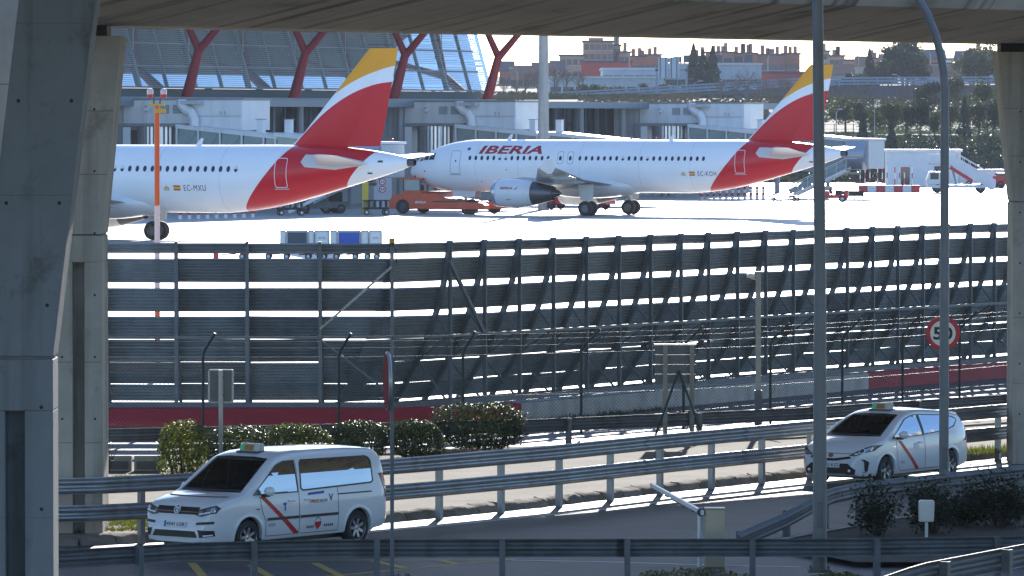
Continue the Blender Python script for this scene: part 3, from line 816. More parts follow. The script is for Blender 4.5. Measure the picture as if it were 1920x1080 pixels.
    for sgn in (1, -1):
        A('ngd%d' % sgn, 'gear_door', lambda: MB().prism([(-3.9,.42*sgn,1.95), (-6.1,.42*sgn,1.95), (-6.0,.5*sgn,1.35), (-4.1,.5*sgn,1.35)], (0,.03*sgn,0)), m_wing_lt, None)
        w = link('wheel', shared('tyre_nose', lambda: wheel_mb(.38, .22).mesh('wheel', m_black, 40)), t, (-5.07, .25*sgn, .38))
        link('hub', shared('hub_nose', lambda: hub_mb(.38, .22).mesh('hub', m_gear, 40)), w)
    # antennas
    for s, h in ((8.6,.42), (22.8,.4)):
        zt = fus(s)[0] + fus(s)[2]
        MB().prism([(-s,-.02,zt-.03), (-s-.42,-.02,zt-.03), (-s-.55,-.02,zt+h), (-s-.38,-.02,zt+h)], (0,.04,0)).build('antenna', m_nac, t)
    # cabin windows, shared mesh shifted along the straight cylinder
    def win_me():
        bm = poly_bm([ell(15, 4.47, .125, .185, 14)])
        o = wrap(bm, lambda u, v: fus_pt(u, v, .008) + Vector((15,0,0)), 'window', m_win, None, .1); me = o.data; bpy.data.objects.remove(o); return me
    me = shared('win', win_me)
    def shade_me():
        bm = poly_bm([[(14.89,4.47), (15.11,4.47), (15.11,4.57), (15.06,4.63), (14.94,4.63), (14.89,4.57)]])
        o = wrap(bm, lambda u, v: fus_pt(u, v, .013) + Vector((15,0,0)), 'window_shade', m_nac, None, .1); m_ = o.data; bpy.data.objects.remove(o); return m_
    wr_ = random.Random(3)
    for s in win_range:
        w_ = link('window', me, t, (-s, 0, 0))
        if wr_.random() < .12:
            sh_ = link('window_shade', shared('shade', shade_me)); sh_.parent = w_
    for s in (6.8, 10.6, 16.0, 21.2, 25.6):
        zc, w, h = fus(s); mbp = MB(); mbp.loft([[(-s - e, (w + .004)*math.cos(R(a)), zc + (h + .004)*math.sin(R(a))) for a in range(-80, 91, 5)] for e in (0, .02)], False, False, False); mbp.build('skin_seam', m_seamg, t)
    pj = lambda u, v: fus_pt(u, v, .009)
    def ring_decal(name, pts, w, m, step=.12):
        polys, _ = outline(pts, w); return wrap(poly_bm(polys), pj, name, m, t, step)
    def door(s0, s1, z0, z1, m, latch=True):
        pts = rrect(s0, s1, z0, z1, .16)
        d = wrap(poly_bm([pts]), lambda u, v: fus_pt(u, v, .005), 'door', m_body, t, .12)
        polys, _ = outline(pts, .045)
        f = wrap(poly_bm(polys), pj, 'door_frame', m, None, .12); f.parent = d
        if latch:
            w_ = wrap(poly_bm([ell(lerp(s0, s1, .55), lerp(z0, z1, .55), .07, .09, 12)]), pj, 'door_window', m_win, None, .2); w_.parent = d
            sill = wrap(poly_bm([[(s0-.05,z0-.10), (s1+.05,z0-.10), (s1+.05,z0-.03), (s0-.05,z0-.03)]]), lambda u, v: fus_pt(u, v, .02), 'door_sill', m_greyline, None, .2); sill.parent = d
    door(4.55, 5.45, 3.22, 5.05, m_greyline); door(29.35, 30.15, 3.35, 5.15, m_wline)
    door(14.05, 14.6, 4.02, 5.0, m_greyline, False); door(14.92, 15.47, 4.02, 5.0, m_greyline, False)
    for s in (14.33, 15.2): link('window', me, t, (-s, 0, 0))
    # registration, flag, crest
    s0 = reg_s
    wrap(fit_bm(text_bm(reg, 1, 0, 0, 1.2), s0, s0 + 1.55, 3.14, 3.50), pj, 'registration', m_dark, t, .1)
    y_ = mat('flag_yellow', (.75,.45,.03), .5); r_ = mat('flag_red', (.5,.02,.03), .5)
    fl = wrap(poly_bm([[(s0-.72,3.16), (s0-.24,3.16), (s0-.24,3.47), (s0-.72,3.47)]]), pj, 'flag', r_, t, .12)
    b_ = wrap(poly_bm([[(s0-.72,3.24), (s0-.24,3.24), (s0-.24,3.39), (s0-.72,3.39)]]), lambda u, v: fus_pt(u, v, .012), 'flag_band', y_, None, .12); b_.parent = fl
    cs = s0 - 1.22
    wrap(poly_bm([[(cs-.2,3.16), (cs+.2,3.16), (cs+.2,3.22), (cs-.2,3.22)], ell(cs-.13,3.30,.07,.06,8), ell(cs,3.34,.07,.1,8), ell(cs+.13,3.30,.07,.06,8), ell(cs,3.46,.03,.03,6)]), pj, 'crest', m_gold, t, .12)
    if title:
        wrap(fit_bm(text_bm('IBERIA', 1, .22, .035, 1.05), 7.0, 12.65, 4.80, 5.44), pj, 'title', m_title, t, .09)
        wrap(poly_bm([ell(6.05,5.18,.16,.12,12)]), pj, 'emblem', mat('emblem_blue', (.03,.09,.3), .4), t, .1)
    # cockpit windows
    for s0, s1, z0, z1 in ((1.75,2.3,4.28,4.74), (2.38,2.95,4.30,4.86), (1.25,1.68,4.20,4.50)):
        bm = poly_bm([[(s0,z0), (s1,z0+.02), (s1,z1), (s0+.12,z1-.12)]])
        wrap(bm, lambda u, v: fus_pt(u, v, .012), 'cockpit_window', m_win, t, .15)
    # engine lettering on the port nacelle
    def nac(u, v):
        r = interp([(10.7,1.0), (10.95,1.06), (11.7,1.13), (12.6,1.13), (13.5,1.06)], u) + .008; dz = v - 1.78
        return Vector((-u, 5.75 + math.sqrt(max(.01, r*r - dz*dz)), v))
    wrap(fit_bm(text_bm('IBERIA', 1, .2, .03), 11.55, 12.65, 2.08, 2.26), nac, 'engine_title', m_title, t, .1)
    wrap(poly_bm([[(12.72,2.02), (12.95,2.08), (13.12,2.3), (12.9,2.16)]]), nac, 'engine_emblem', m_title, t, .1)
    wrap(fit_bm(text_bm('cfm', 1, .2, .02), 12.1, 12.5, 1.24, 1.36), nac, 'engine_mark', m_title, t, .1)
    # small service panels
    for s, z, a, b in ((36.0,4.95,.16,.06), (35.3,4.25,.14,.05)):
        wrap(poly_bm([[(s-a,z-b), (s+a,z-b), (s+a,z+b), (s-a,z+b)]]), pj, 'service_panel', m_dark, t, .1)
    for s, z, r in ((2.0,3.4,.09), (9.6,3.55,.08), (7.2,2.6,.07), (8.2,2.1,.13), (7.0,1.95,.07)):
        wrap(poly_bm([ell(s, z, r, r*.7, 10)]), pj, 'service_panel', m_dark if r > .085 else m_greyline, t, .1)
    # stabiliser rub plate on the fuselage
    wrap(poly_bm([[(31.0,4.9), (31.2,5.35), (33.2,5.3), (35.0,4.95), (34.9,4.7), (33.2,4.45), (31.3,4.6)]]), lambda u, v: fus_pt(u, v, .012), 'stabilizer_fairing', mat('stab_plate', (.62,.56,.52), .4), t, .15)
    return t
HEAD = math.pi - R(27.5)
ap2 = airplane('white and red airliner with IBERIA title standing behind the whole blast fence', (-8.05,426.5,0), HEAD, 'EC-KOH', 26.25, [6.3 + .535*i for i in range(14)] + [16.05 + .535*i for i in range(21)], True)
ap1 = airplane('nearer white and red airliner cut by the left pillars, only rear half showing', (-39.5,335.6,0), HEAD, 'EC-MXU', 23.1, [14.33-.82] + [16.05 + .535*i for i in range(21)], False)
# ================================================================== terminal, pier and gates
TT = Vector((.462,.887,0)); TN = Vector((.887,-.462,0)); TP = Vector((-27.2,447,0)); TRZ = math.atan2(.887,.462)
def tl(x, y, z=0): return TP + TT * x - TN * y + Vector((0,0,z))       # terminal frame: x along, y inward
m_strut = mat('strut_red', (.30,.012,.03), .5, var=.15)
m_tframe = mat('facade_frame', (.20,.24,.28), .5, metal=.3)
m_louvre = mat('louvre_aluminium', (.50,.57,.62), .35, metal=.4)
m_tglass = glass('facade_glass', (.62,.72,.70), .62, .04)
def teal(m):
    N = m.node_tree.nodes; L = m.node_tree.links; out = N['Material Output']; src = out.inputs[0].links[0].from_socket
    d = N.new('ShaderNodeBsdfDiffuse'); d.inputs[0].default_value = (.16,.28,.33,1); mx = N.new('ShaderNodeMixShader'); mx.inputs[0].default_value = .3
    L.new(src, mx.inputs[1]); L.new(d.outputs[0], mx.inputs[2]); L.new(mx.outputs[0], out.inputs[0])
teal(m_tglass)
m_pglass = mat('pier_dark_glass', (.012,.02,.028), .08, spec=.6)
m_panel = mat('gate_panel', (.76,.77,.79), .45, var=.08, vs=.8, streak=.12, sv=1.5)
m_panel_g = mat('gate_panel_grey', (.50,.53,.57), .5, var=.1, vs=.8)
m_cgrey = mat('gate_grey', (.25,.27,.29), .5, var=.15)
m_corr = mat('corrugated_aluminium', (.55,.57,.60), .3, metal=.8)
m_floor = mat('terminal_floor', (.16,.19,.20), .5)
m_inner = mat('terminal_inner', (.05,.085,.11), .6)
term = thing('terminal_building', 'glazed airport terminal with fine louvres and leaning dark red forked struts', 'building', TP, TRZ)
X0, X1 = -24.0, 55.0
def fy(z): return 1.0 + (z - 10.2) * .30
def tb(mb, name, m, **k): return mb.build(name, m, term, **k)
# big inclined mullions and thin ones
x = X0; i = 0
while x <= X1 + .1:
    big = i % 2 == 0
    w = .34 if big else .16
    tb(MB().bar((x, fy(10.2) - .02, 10.2), (x, fy(17.6) - .02, 17.6), w, .3 if big else .16, (0,1,0)), 'mullion', m_tframe)
    if big: tb(MB().bar((x, fy(13.3) - .3, 13.3), (x + 2.0, fy(17.4) - .4, 17.4), .08, .08), 'tie_rod', m_louvre)
    if x < X1 - 1:
        tb(MB().poly([(x + .09, fy(10.25) + .05, 10.25), (x + 4.4, fy(10.25) + .05, 10.25), (x + 4.4, fy(17.5) + .05, 17.5), (x + .09, fy(17.5) + .05, 17.5)]), 'pane', m_tglass)
    x += 4.5; i += 1
for z in (10.2, 12.0, 13.9, 15.8): tb(MB().bar((X0, fy(z) + .02, z), (X1, fy(z) + .02, z), .12, .12), 'transom', m_tframe)
mb = MB(); z = 10.35
while z < 17.4:
    x = X0
    while x < X1 - 1:
        if not (x > 30 and rnd.random() < .12): mb.obox((x + 2.25, fy(z) - .36, z), (4.38, .05, .016))
        x += 4.5
    z += .17
lv = tb(mb, 'louvres', m_louvre); lv['kind'] = 'stuff'
# floors, roof, rear facade, inner columns and walls
tb(MB().box(X0 - 8, X1 - 1, 3.2, 40, 8.9, 9.3), 'floor_slab', m_floor)
tb(MB().box(X0 - 8, X1 - 34, 13, 32, 12.9, 13.3), 'floor_slab', m_inner)
rb = MB(); rings = []
for k in range(13):
    y = lerp(-9, 48, k / 12); zz = 18.4 + 1.0 * math.sin((y + 9) / 57 * 4 * math.pi)
    rings.append([(X0 - 10, y, zz), (X1 + 1.5, y, zz), (X1 + 1.5, y, zz + .6), (X0 - 10, y, zz + .6)])
tb(rb.loft(rings), 'roof', mat('terminal_roof', (.13,.135,.14), .6), smooth=40)
for q in range(8):
    xx = X0 + 6 + q * 9
    tb(MB().tube([(xx, 14, 9.3), (xx, 14, 18.2)], .35, 12), 'inner_column', m_floor)
    tb(MB().tube([(xx, 30, 9.3), (xx, 30, 18.2)], .35, 12), 'inner_column', m_floor)
    if q < 4: tb(MB().box(xx + 1, xx + 6.5, 22, 22.2, 9.3, rnd.uniform(11, 12.7)), 'inner_wall', m_inner)
for q in range(16):
    xx = X0 + q * 4.9
    if xx < X1 - 34: tb(MB().box(xx, xx + rnd.uniform(1, 3.2), 34, 34.3, 9.3, rnd.uniform(13, 17.5)), 'inner_wall', m_inner)
for q in range(13):
    xq = X0 - 8 + q*4.5
    if xq < X1 - 30: tb(MB().box(xq, xq + rnd.choice((2.2,3.0,3.9)), 40, 40.4, 9.2, rnd.choice((13.4,15.2,17.6))), 'rear_wall', m_inner)
for q in range(18): tb(MB().box(X0 + q*4.5, X0 + q*4.5 + .12, 39.7, 40.45, 9.3, 17.6), 'rear_mullion', m_tframe)
tb(MB().box(X0, X1, 1.3, 1.5, 9.32, 10.1), 'lower_glazing', m_inner)
tb(MB().bar((X0, -.2, 9.33), (X1, -.2, 9.33), .5, .14), 'roof_edge', m_tframe)
# forked struts
for q, xs in enumerate((-18, 0, 18, 36, 54)):
    f = Vector((xs, -1.15, 13.4)); b = Vector((xs, .1, 9.22))
    s_ = MB()
    def limb(mb, a, c, r0, r1):
        rings = []; d = (c - a).normalized(); u = Vector((1,0,0)); u = (u - d * u.dot(d)).normalized(); w = d.cross(u)
        for k in range(5):
            p = a.lerp(c, k / 4); r = lerp(r0, r1, k / 4); rings.append([p + u*(r*math.cos(2*math.pi*i/10)) + w*(r*1.1*math.sin(2*math.pi*i/10)) for i in range(10)])
        mb.loft(rings)
    limb(s_, b, f, .46, .34); o = tb(s_, 'strut', m_strut, smooth=50)
    for dx in (-1, 1):
        a_ = MB(); limb(a_, f - Vector((0,0,.12)), f + (Vector((-.4, 2.2, 4.6)) if dx < 0 else Vector((.3, -4.4, 4.6))), .32, .2); w = a_.build('strut_arm', m_strut, o, smooth=50)
    j = MB(); j.lathe([(0,-.36), (.2,-.3), (.34,-.1), (.34,.12), (.22,.3), (0,.36)], f, 'z', 12); j.build('strut_node', m_strut, o, smooth=60)
# lower pier that runs on past the terminal
pier = thing('pier_building', 'long low pier with dark glazing and grey roof edge behind both airliners', 'building', TP, TRZ)
def pb(mb, name, m, **k): return mb.build(name, m, pier, **k)
PX0, PX1 = -40.0, 118.0
pb(MB().box(PX0, PX1, -1.2, 20, 8.72, 9.2), 'roof', m_panel_g)
pb(MB().box(PX0, PX1, -1.35, -1.22, 8.62, 9.24), 'roof_edge', m_tframe)
pb(MB().box(PX0, PX1, 3.0, 20, 0, 4.4), 'ground_floor', m_cgrey)
pb(MB().box(PX0, PX1, 2.2, 20, 4.42, 4.8), 'floor_edge', m_tframe)
x = PX0
while x < PX1:
    pb(MB().box(x + .15, x + 4.35, 2.6, 2.8, 4.82, 8.7), 'pane', m_pglass)
    pb(MB().box(x - .14, x + .14, 2.3, 2.6, 4.82, 8.7), 'mullion', m_tframe)
    pb(MB().box(x + 2.2, x + 2.3, 2.48, 2.6, 4.82, 8.7), 'mullion', m_tframe)
    x += 4.5
x = PX0 + 4
while x < PX1:
    pb(MB().tube([(x, -.6, 0), (x, -.6, 8.7)], .28, 12), 'column', m_cgrey); x += 9
m_door = mat('dock_door', (.2,.22,.25), .5)
for k in range(12): pb(MB().box(PX0 + 5 + k*13, PX0 + 8.5 + k*13, 2.9, 2.98, .0, 3.2), 'door', m_door)

m_jglass = mat('bridge_glass', (.30,.38,.37), .1, spec=.6, var=.25, vs=.7)
def gate(k, lab_box, lab_jet, rz=0.0, L=17.0):
    xk = -10.7 + 48 * k
    g = thing('gate_house', lab_box, 'gate house', tl(xk, 0), TRZ, group='gate houses along the pier')
    def p(mb, name, m, **kw): return mb.build(name, m, g, **kw)
    p(MB().box(0, 4.5, -.3, 2.5, 3.6, 9.25), 'grey_block', m_panel_g)
    for q in range(5): p(MB().box(-.03, 0, -.3 + q*.56, -.27 + q*.56, 3.6, 9.2), 'panel_joint', m_cgrey)
    p(MB().box(0, 4.5, -11.6, -.32, 6.65, 9.1), 'white_block', m_panel, bevel=.04)
    p(MB().box(-.06, 4.56, -11.7, -.25, 9.1, 9.24), 'coping', m_cgrey)
    p(MB().box(-.05, .0, -11.55, -7.1, 6.7, 7.75), 'lower_panel', m_panel)
    p(MB().box(-.12, -.05, -11.5, -7.3, 7.75, 7.83), 'ledge', m_panel_g)
    for yy in (-4.3, -5.5):
        v = p(MB().box(-.05, .0, yy - .42, yy + .42, 8.0, 8.7), 'vent', m_cgrey)
        for q in range(6): MB().box(-.08, -.05, yy - .4, yy + .4, 8.03 + q*.11, 8.08 + q*.11).build('slat', m_panel_g, v)
    p(MB().tube([(-.5,-6.2,9.15), (-.5,-6.2,8.7), (-.5,-6.6,8.3), (-.5,-7.1,8.1), (-.5,-7.4,7.5), (-.5,-7.4,6.9)], .42, 10), 'air_duct', m_panel)
    p(MB().box(-.9, 0, -8.0, -5.9, 8.75, 9.05), 'air_unit', m_panel_g)
    p(MB().tube([(-.1,-2.6,8.6), (-.5,-2.6,8.5), (-.6,-2.9,8.1)], .05, 6), 'bracket', m_cgrey)
    p(MB().box(-.7, -.4, -3.1, -2.7, 8.25, 8.5), 'camera', m_panel)
    for zz, yy in ((8.6,-9.6), (8.6,-10.0)): p(MB().box(-.07, -.0, yy - .08, yy + .08, zz - .7, zz - .4), 'switch_box', m_panel_g)
    # rotunda of ribbed metal between dark frames
    p(MB().box(-1.2, 0, -1.0, -.45, 3.3, 7.2), 'frame_post', m_cgrey); p(MB().box(-1.2, 0, -6.6, -6.0, 3.3, 7.2), 'frame_post', m_cgrey)
    p(MB().box(-1.3, 0, -6.7, -.4, 6.95, 7.2), 'frame_beam', m_cgrey)
    p(MB().box(-1.25, -1.2, -1.75, -1.05, 3.6, 6.9), 'frame_door', m_panel)
    rb = MB(); n = 72
    ring = [((1.95 + (.05 if i % 2 else 0)) * math.cos(2*math.pi*i/n) + .6, (1.95 + (.05 if i % 2 else 0)) * math.sin(2*math.pi*i/n) - 3.6) for i in range(n)]
    rb.loft([[(a, b, 3.2) for a, b in ring], [(a, b, 6.93) for a, b in ring]]); p(rb, 'rotunda', m_corr)
    p(MB().tube([(.6,-3.6,0), (.6,-3.6,3.2)], .55, 14), 'column', m_cgrey)
    # sloping glazed jet bridge
    j = thing('jet_bridge', lab_jet, 'jet bridge', tl(xk - .4, -6.4), TRZ + rz, group='jet bridges')
    def q_(mb, name, m, **kw): return mb.build(name, m, j, **kw)
    sl = -1.55 / L
    def pt(x, y, z): return (x, -y, z + sl * y)
    half = L * .55
    for s, (y0, y1, w, zr, zf) in enumerate(((0, half + 1, 1.35, 6.95, 4.05), (half, L, 1.55, 7.15, 3.9))):
        for sx in (-1, 1):
            q_(MB().bar(pt(sx*w, y0, zr), pt(sx*w, y1, zr), .16, .3), 'top_chord', m_panel)
            q_(MB().bar(pt(sx*w, y0, zf), pt(sx*w, y1, zf), .18, .34), 'bottom_chord', m_cgrey)
        q_(MB().bar(pt(0, y0, zr + .12), pt(0, y1, zr + .12), 2*w + .2, .1), 'roof', m_panel)
        q_(MB().bar(pt(0, y0, zf + .1), pt(0, y1, zf + .1), 2*w - .2, .1), 'floor', m_cgrey)
        nb = max(3, round((y1 - y0) / 2.3))
        for i in range(nb + 1):
            yy = lerp(y0 + .08, y1 - .08, i / nb)
            for sx in (-1, 1): q_(MB().bar(pt(sx*w, yy, zf + .15), pt(sx*w, yy, zr - .13), .14, .14), 'post', m_panel)
            if i < nb:
                ye = lerp(y0 + .08, y1 - .08, (i + 1) / nb)
                for sx in (-1, 1): q_(MB().bar(pt(sx*(w - .03), yy + .09, (zf + zr)/2), pt(sx*(w - .03), ye - .09, (zf + zr)/2), .02, zr - zf - .32), 'pane', m_jglass)
                q_(MB().bar(pt(-w - .03, yy + .1, zf + .2), pt(-w - .03, ye - .1, zr - .2), .03, .03), 'brace', m_cgrey)
    for yy in (7.2, 9.8): q_(MB().box(-.25, .25, -yy - .28, -yy + .28, 6.4, 7.5), 'roof_post', m_panel); q_(MB().box(-.3, .3, -yy - .36, -yy + .36, 7.502, 7.56), 'roof_post_cap', m_cgrey)
    # drive column and cab
    yc = L - 3.2
    q_(MB().tube(((-1.1,-yc,1.1), (-1.1,-yc,3.3)), .2, 10).tube(((1.1,-yc,1.1), (1.1,-yc,3.3)), .2, 10).box(-1.5, 1.5, -yc - .3, -yc + .3, .75, 1.15), 'drive_column', m_cgrey)
    for sx in (-1, 1):
        w_ = link('wheel', shared('jb_wheel', lambda: wheel_mb(.5, .35).mesh('wheel', m_black, 40)), j, (sx * 1.0, -yc, .5), (0,0,R(90)))
        link('hub', shared('jb_hub', lambda: hub_mb(.5, .35).mesh('hub', m_gear, 40)), w_)
    zc = -1.55
    q_(MB().box(-1.9, 1.9, -L - 2.4, -L + .1, 4.4 + zc, 7.1 + zc), 'cab', m_panel_g, bevel=.08)
    cn = MB(); rings = []
    for i in range(9):
        a = math.pi * i / 8; rings.append([(-2.0 - .9*math.sin(a), -L - 2.3, 4.3 + zc + 2.7*i/8), (-2.0 - .9*math.sin(a), -L - .2, 4.3 + zc + 2.7*i/8)])
    q_(cn.loft(rings, False, False, False), 'canopy', m_corr, smooth=60)
    q_(MB().box(-2.0, 2.0, -L - 2.5, -L + .2, 7.102 + zc, 7.3 + zc), 'cab_roof', m_panel)
    for yy in (L - .1, L + 2.3): q_(MB().lathe([(.0,.24), (.09,.2), (.1,.0), (.0,0)], (0,-yy,7.32 + zc), 'z', 10), 'beacon', mat('beacon_red', (.6,.02,.03), .3))
    q_(MB().box(-1.94, -1.9, -L - 1.8, -L - .5, 5.2 + zc, 6.6 + zc), 'cab_window', m_pglass)
    # service stair beside the cab, running back along the tunnel
    st = MB(); y0, y1, z0 = -L - .6, -L + 5.4, 2.75
    for sx in (0, .9): st.bar((-3.2 + sx, y0, z0), (-3.2 + sx, y1, .1), .06, .25)
    q_(st, 'stair_stringers', m_panel)['kind'] = 'stuff'
    for i in range(13): f = (i + .5) / 13; yy = lerp(y0, y1, f); zz = lerp(z0, .1, f); q_(MB().box(-3.2, -2.3, yy - .15, yy + .15, zz, zz + .04), 'stair_step', m_cgrey)
    q_(MB().box(-3.3, -1.95, y0 - 1.2, y0, z0, z0 + .08), 'stair_landing', m_cgrey)
    for sx in (0, .9):
        st = MB(); st.tube([(-3.2 + sx, y0 - 1.1, z0 + 1.1), (-3.2 + sx, y0, z0 + 1.1), (-3.2 + sx, y1, 1.2)], .035, 6); q_(st, 'stair_rail', m_panel)
        for i in range(7): f = i / 6; yy = lerp(y0, y1, f); zz = lerp(z0, .1, f); q_(MB().tube([(-3.2 + sx, yy, zz), (-3.2 + sx, yy, zz + 1.1)], .025, 6), 'baluster', m_panel)
        for i in range(6): f = (i + .5) / 6; yy = lerp(y0, y1, f); zz = lerp(z0, .1, f); q_(MB().bar((-3.2 + sx, yy - .45, zz + .72), (-3.2 + sx, yy + .45, zz + .32), .012, .5), 'stair_pane', m_jglass)
gate(0, 'white panelled gate house left of the nearer airliner tail fin', 'glazed sloping jet bridge behind the nearer airliner tail')
gate(1, 'white panelled gate house above the far airliner cockpit', 'glazed sloping jet bridge behind the far airliner forward cabin')
gate(2, 'white panelled gate house left of the far airliner tail fin', 'glazed jet bridge ending right of the far airliner tail')
# round limit signs on a gate pillar near the far airliner nose
def round_sign(loc, r, text, label, rz=0.0, group=None, post=None, back=None, th=.02, bold=.02):
    t = thing('road_sign', label, 'sign', loc, rz, group)
    MB().lathe([(0,th), (r,th), (r,0), (r*.97,-.004), (0,-.004)], (0,0,0), 'y', 40).build('plate', mat('sign_red', (.50,.015,.03), .4), t)
    MB().lathe([(0,-.009), (r*.74,-.009), (r*.74,-.003)], (0,0,0), 'y', 40).build('disc', mat('sign_white', (.78,.78,.78), .4), t)
    bm = text_bm(text, 1, 0, bold); fit_bm(bm, -r*.56, r*.56, -r*.38, r*.38)
    wrap(bm, lambda u, v: Vector((u, -.014, v)), 'numerals', mat('sign_black', (.012,.012,.014), .5), t, 0)
    if post: MB().tube([(0,.06,r*.8), (0,.06,-post)], .035, 10).build('post', m_galv, t)
    return t
c = at(717, 340, 452)
tp = thing('sign_pillar', 'grey pillar carrying two round limit signs beside the orange tow tractor', 'pillar', (c.x, 453, 0))
MB().box(-.75,.75,0,.7,0,4.6).build('shaft', m_panel_g, tp); MB().box(-.9,.9,-.1,.8,4.6,4.75).build('cap', m_cgrey, tp)
for py, tx, lab in ((341, '4.2', 'upper round red-rimmed height limit sign beside the orange tow tractor'), (355, '30', 'lower round red-rimmed 30 sign beside the orange tow tractor')):
    q = at(717, py, 452.9); round_sign((q.x, 452.95, q.z), .29, tx, lab)

# ================================================================== tall floodlight mast, obstruction-light pole
mm = thing('light_mast', 'tall pale concrete floodlight mast rising behind the far airliner', 'mast', (2.63,446,0))
MB().lathe([(.48,0), (.44,8), (.38,16), (.30,25.5)], (0,0,0), 'z', 20).build('shaft', mat('mast_concrete', (.42,.42,.40), .8, var=.15, streak=.2, sv=3), mm, smooth=40)
MB().box(-2.3,2.3,-.2,.2,25.5,25.9).build('crossbar', m_galv, mm)
for q in range(6): MB().box(-2.2 + q*.8, -1.7 + q*.8, -.7, .1, 25.95, 26.5).build('floodlight', m_galv_old_shade, mm)
op = thing('obstruction_pole', 'slim orange and white banded pole with two red lamps behind the blast fence', 'pole', (-9.98,150,0))
m_oband = mat('pole_orange', (.78,.12,.02), .45); m_wband = mat('pole_white', (.85,.60,.55), .5)
for z0, z1, o_ in ((0,.6,1), (.6,2.04,1), (2.04,4.95,0), (4.95,7.75,1)): 
    MB().tube([(0,0,z0 + .002), (0,0,z1 - .002)], .075, 14).build('band', m_oband if o_ else m_wband, op, smooth=40)
MB().box(-.22,.22,-.05,.05,7.75,7.82).build('bracket', mat('bracket_yellow', (.6,.35,.05), .5), op)
MB().box(-.05,.25,-.09,-.02,7.55,7.68).build('clamp', mat('bracket_yellow', (0,0,0)), op)
for sx in (-1, 1):
    MB().tube([(sx*.08,0,7.8), (sx*.1,0,8.0)], .025, 8).build('lamp_neck', m_galv_old_shade, op)
    l_ = MB().lathe([(.07,0), (.085,.05), (.085,.1)], (sx*.19,0,7.98), 'z', 14, cap=True).build('lamp', mat('lamp_red', (.6,.03,.03), .3), op, smooth=40)
    MB().lathe([(.086,.1), (.088,.22), (.06,.26), (.0,.27)], (sx*.19,0,7.98), 'z', 14).build('lamp_glass', mat('lamp_pink', (.75,.5,.5), .2), l_, smooth=40)
# red marker cabinet post glimpsed in the top gap
mk = thing('marker_post', 'short dark red marker post seen through the top gap of the blast fence', 'post', (G(405, 520, 0).x, G(405, 520, 0).y, 0))
MB().box(-.12,.12,-.12,.12,0,1.2).build('shaft', m_red, mk); MB().box(-.16,.16,-.16,.16,1.2,1.3).build('cap', m_redwall, mk)

# ================================================================== ground equipment on the apron
def put_wheel(parent, loc, r, w, rz=0.0, hub=None):
    o = link('wheel', shared(('tw', r, w), lambda: wheel_mb(r, w, 18).mesh('wheel', m_black, 40)), parent, loc, (0,0,rz))
    link('hub', shared(('th', r, w), lambda: hub_mb(r, w, 12).mesh('hub', hub or m_gear, 40)), o)
    return o
# luggage containers on dollies behind the fence
m_cont = mat('container_alu', (.60,.62,.64), .4, metal=.3, var=.1)
m_tarp = mat('container_tarp_grey', (.05,.07,.09), .6); m_tarpb = mat('container_tarp_blue', (.03,.09,.38), .6)
def container(px0, px1, m, lab, text=False):
    d = 283.0; x0 = (px0 - 960) * d / F; x1 = (px1 - 960) * d / F; w = x1 - x0
    t = thing('luggage_container', lab, 'container', ((x0 + x1)/2, d, .50), group='luggage containers on dollies')
    h = w / 2
    MB().box(-h, h, 0, 1.5, 0, 1.02).build('shell', m_cont, t, bevel=.03)
    MB().box(-h + .06, h - .06, -.03, 0, .07, .96).build('front', m, t)
    for sx in (-1, 1): MB().box(sx*(h - .03) - .03, sx*(h - .03) + .03, -.05, .02, 0, 1.03).build('edge_post', m_galv, t)
    MB().box(-h, h, -.05, .02, 1.0, 1.06).build('top_rail', m_galv, t)
    if text:
        wrap(fit_bm(text_bm('IBERIA', 1, .2, .02), -h + .2, h - .25, .18, .32), lambda u, v: Vector((u, -.036, v)), 'lettering', m_title, t, 0)
        wrap(fit_bm(text_bm('AKH 762 IB', 1), -h + .2, h - .2, .6, .72), lambda u, v: Vector((u, -.036, v)), 'code', m_dark, t, 0)
    return t
container(525, 536, m_cont, 'narrow white end container, leftmost above the blast fence')
container(537, 577, m_tarp, 'container with dark grey curtain above the blast fence')
container(578, 589, m_cont, 'narrow plain white container beside the dark grey one')
container(590, 617, m_cont, 'white lettered container left of the blue one', True)
container(620, 632, m_cont, 'narrow white container just left of the blue curtain')
container(633, 676, m_tarpb, 'container with bright blue curtain above the blast fence')
container(677, 691, m_cont, 'narrow white container right of the blue curtain')
container(692, 716, m_cont, 'white lettered container, rightmost above the blast fence', True)
m_dolly = mat('dolly_red', (.35,.02,.03), .5, var=.2)
def dolly(x, y, L, lab, rz=0.0, h=.42, m=None, grp='luggage dollies'):
    t = thing('luggage_dolly', lab, 'dolly', (x, y, 0), rz, grp)
    MB().box(-L/2, L/2, -.75, -.67, h - .1, h).box(-L/2, L/2, .67, .75, h - .1, h).box(-L/2, -L/2 + .1, -.67, .67, h - .1, h).box(L/2 - .1, L/2, -.67, .67, h - .1, h).build('frame', m or m_dolly, t)
    for q in range(6): MB().box(-L/2 + .2 + q*(L - .4)/5 - .05, -L/2 + .2 + q*(L - .4)/5 + .05, -.66, .66, h - .05, h + .02).build('roller', m_galv, t)
    MB().tube([(-L/2,0,h - .12), (-L/2 - .8,0,.25)], .035, 6).build('drawbar', m or m_dolly, t)
    for sx in (-1, 1):
        for sy in (-1, 1): put_wheel(t, (sx*(L/2 - .35), sy*.6, .17), .17, .12)
    return t
for px, L, lab in ((557, 1.85, 'dolly under the dark grey container'), (603, .9, 'short dolly under the white lettered container beside the blue one'), (648, 1.7, 'dolly under the blue container'), (697, 1.2, 'dolly under the rightmost container'), (478, 2.1, 'empty red dolly left of the containers')):
    dolly((px - 960) * .0283, 283.75, L, lab)

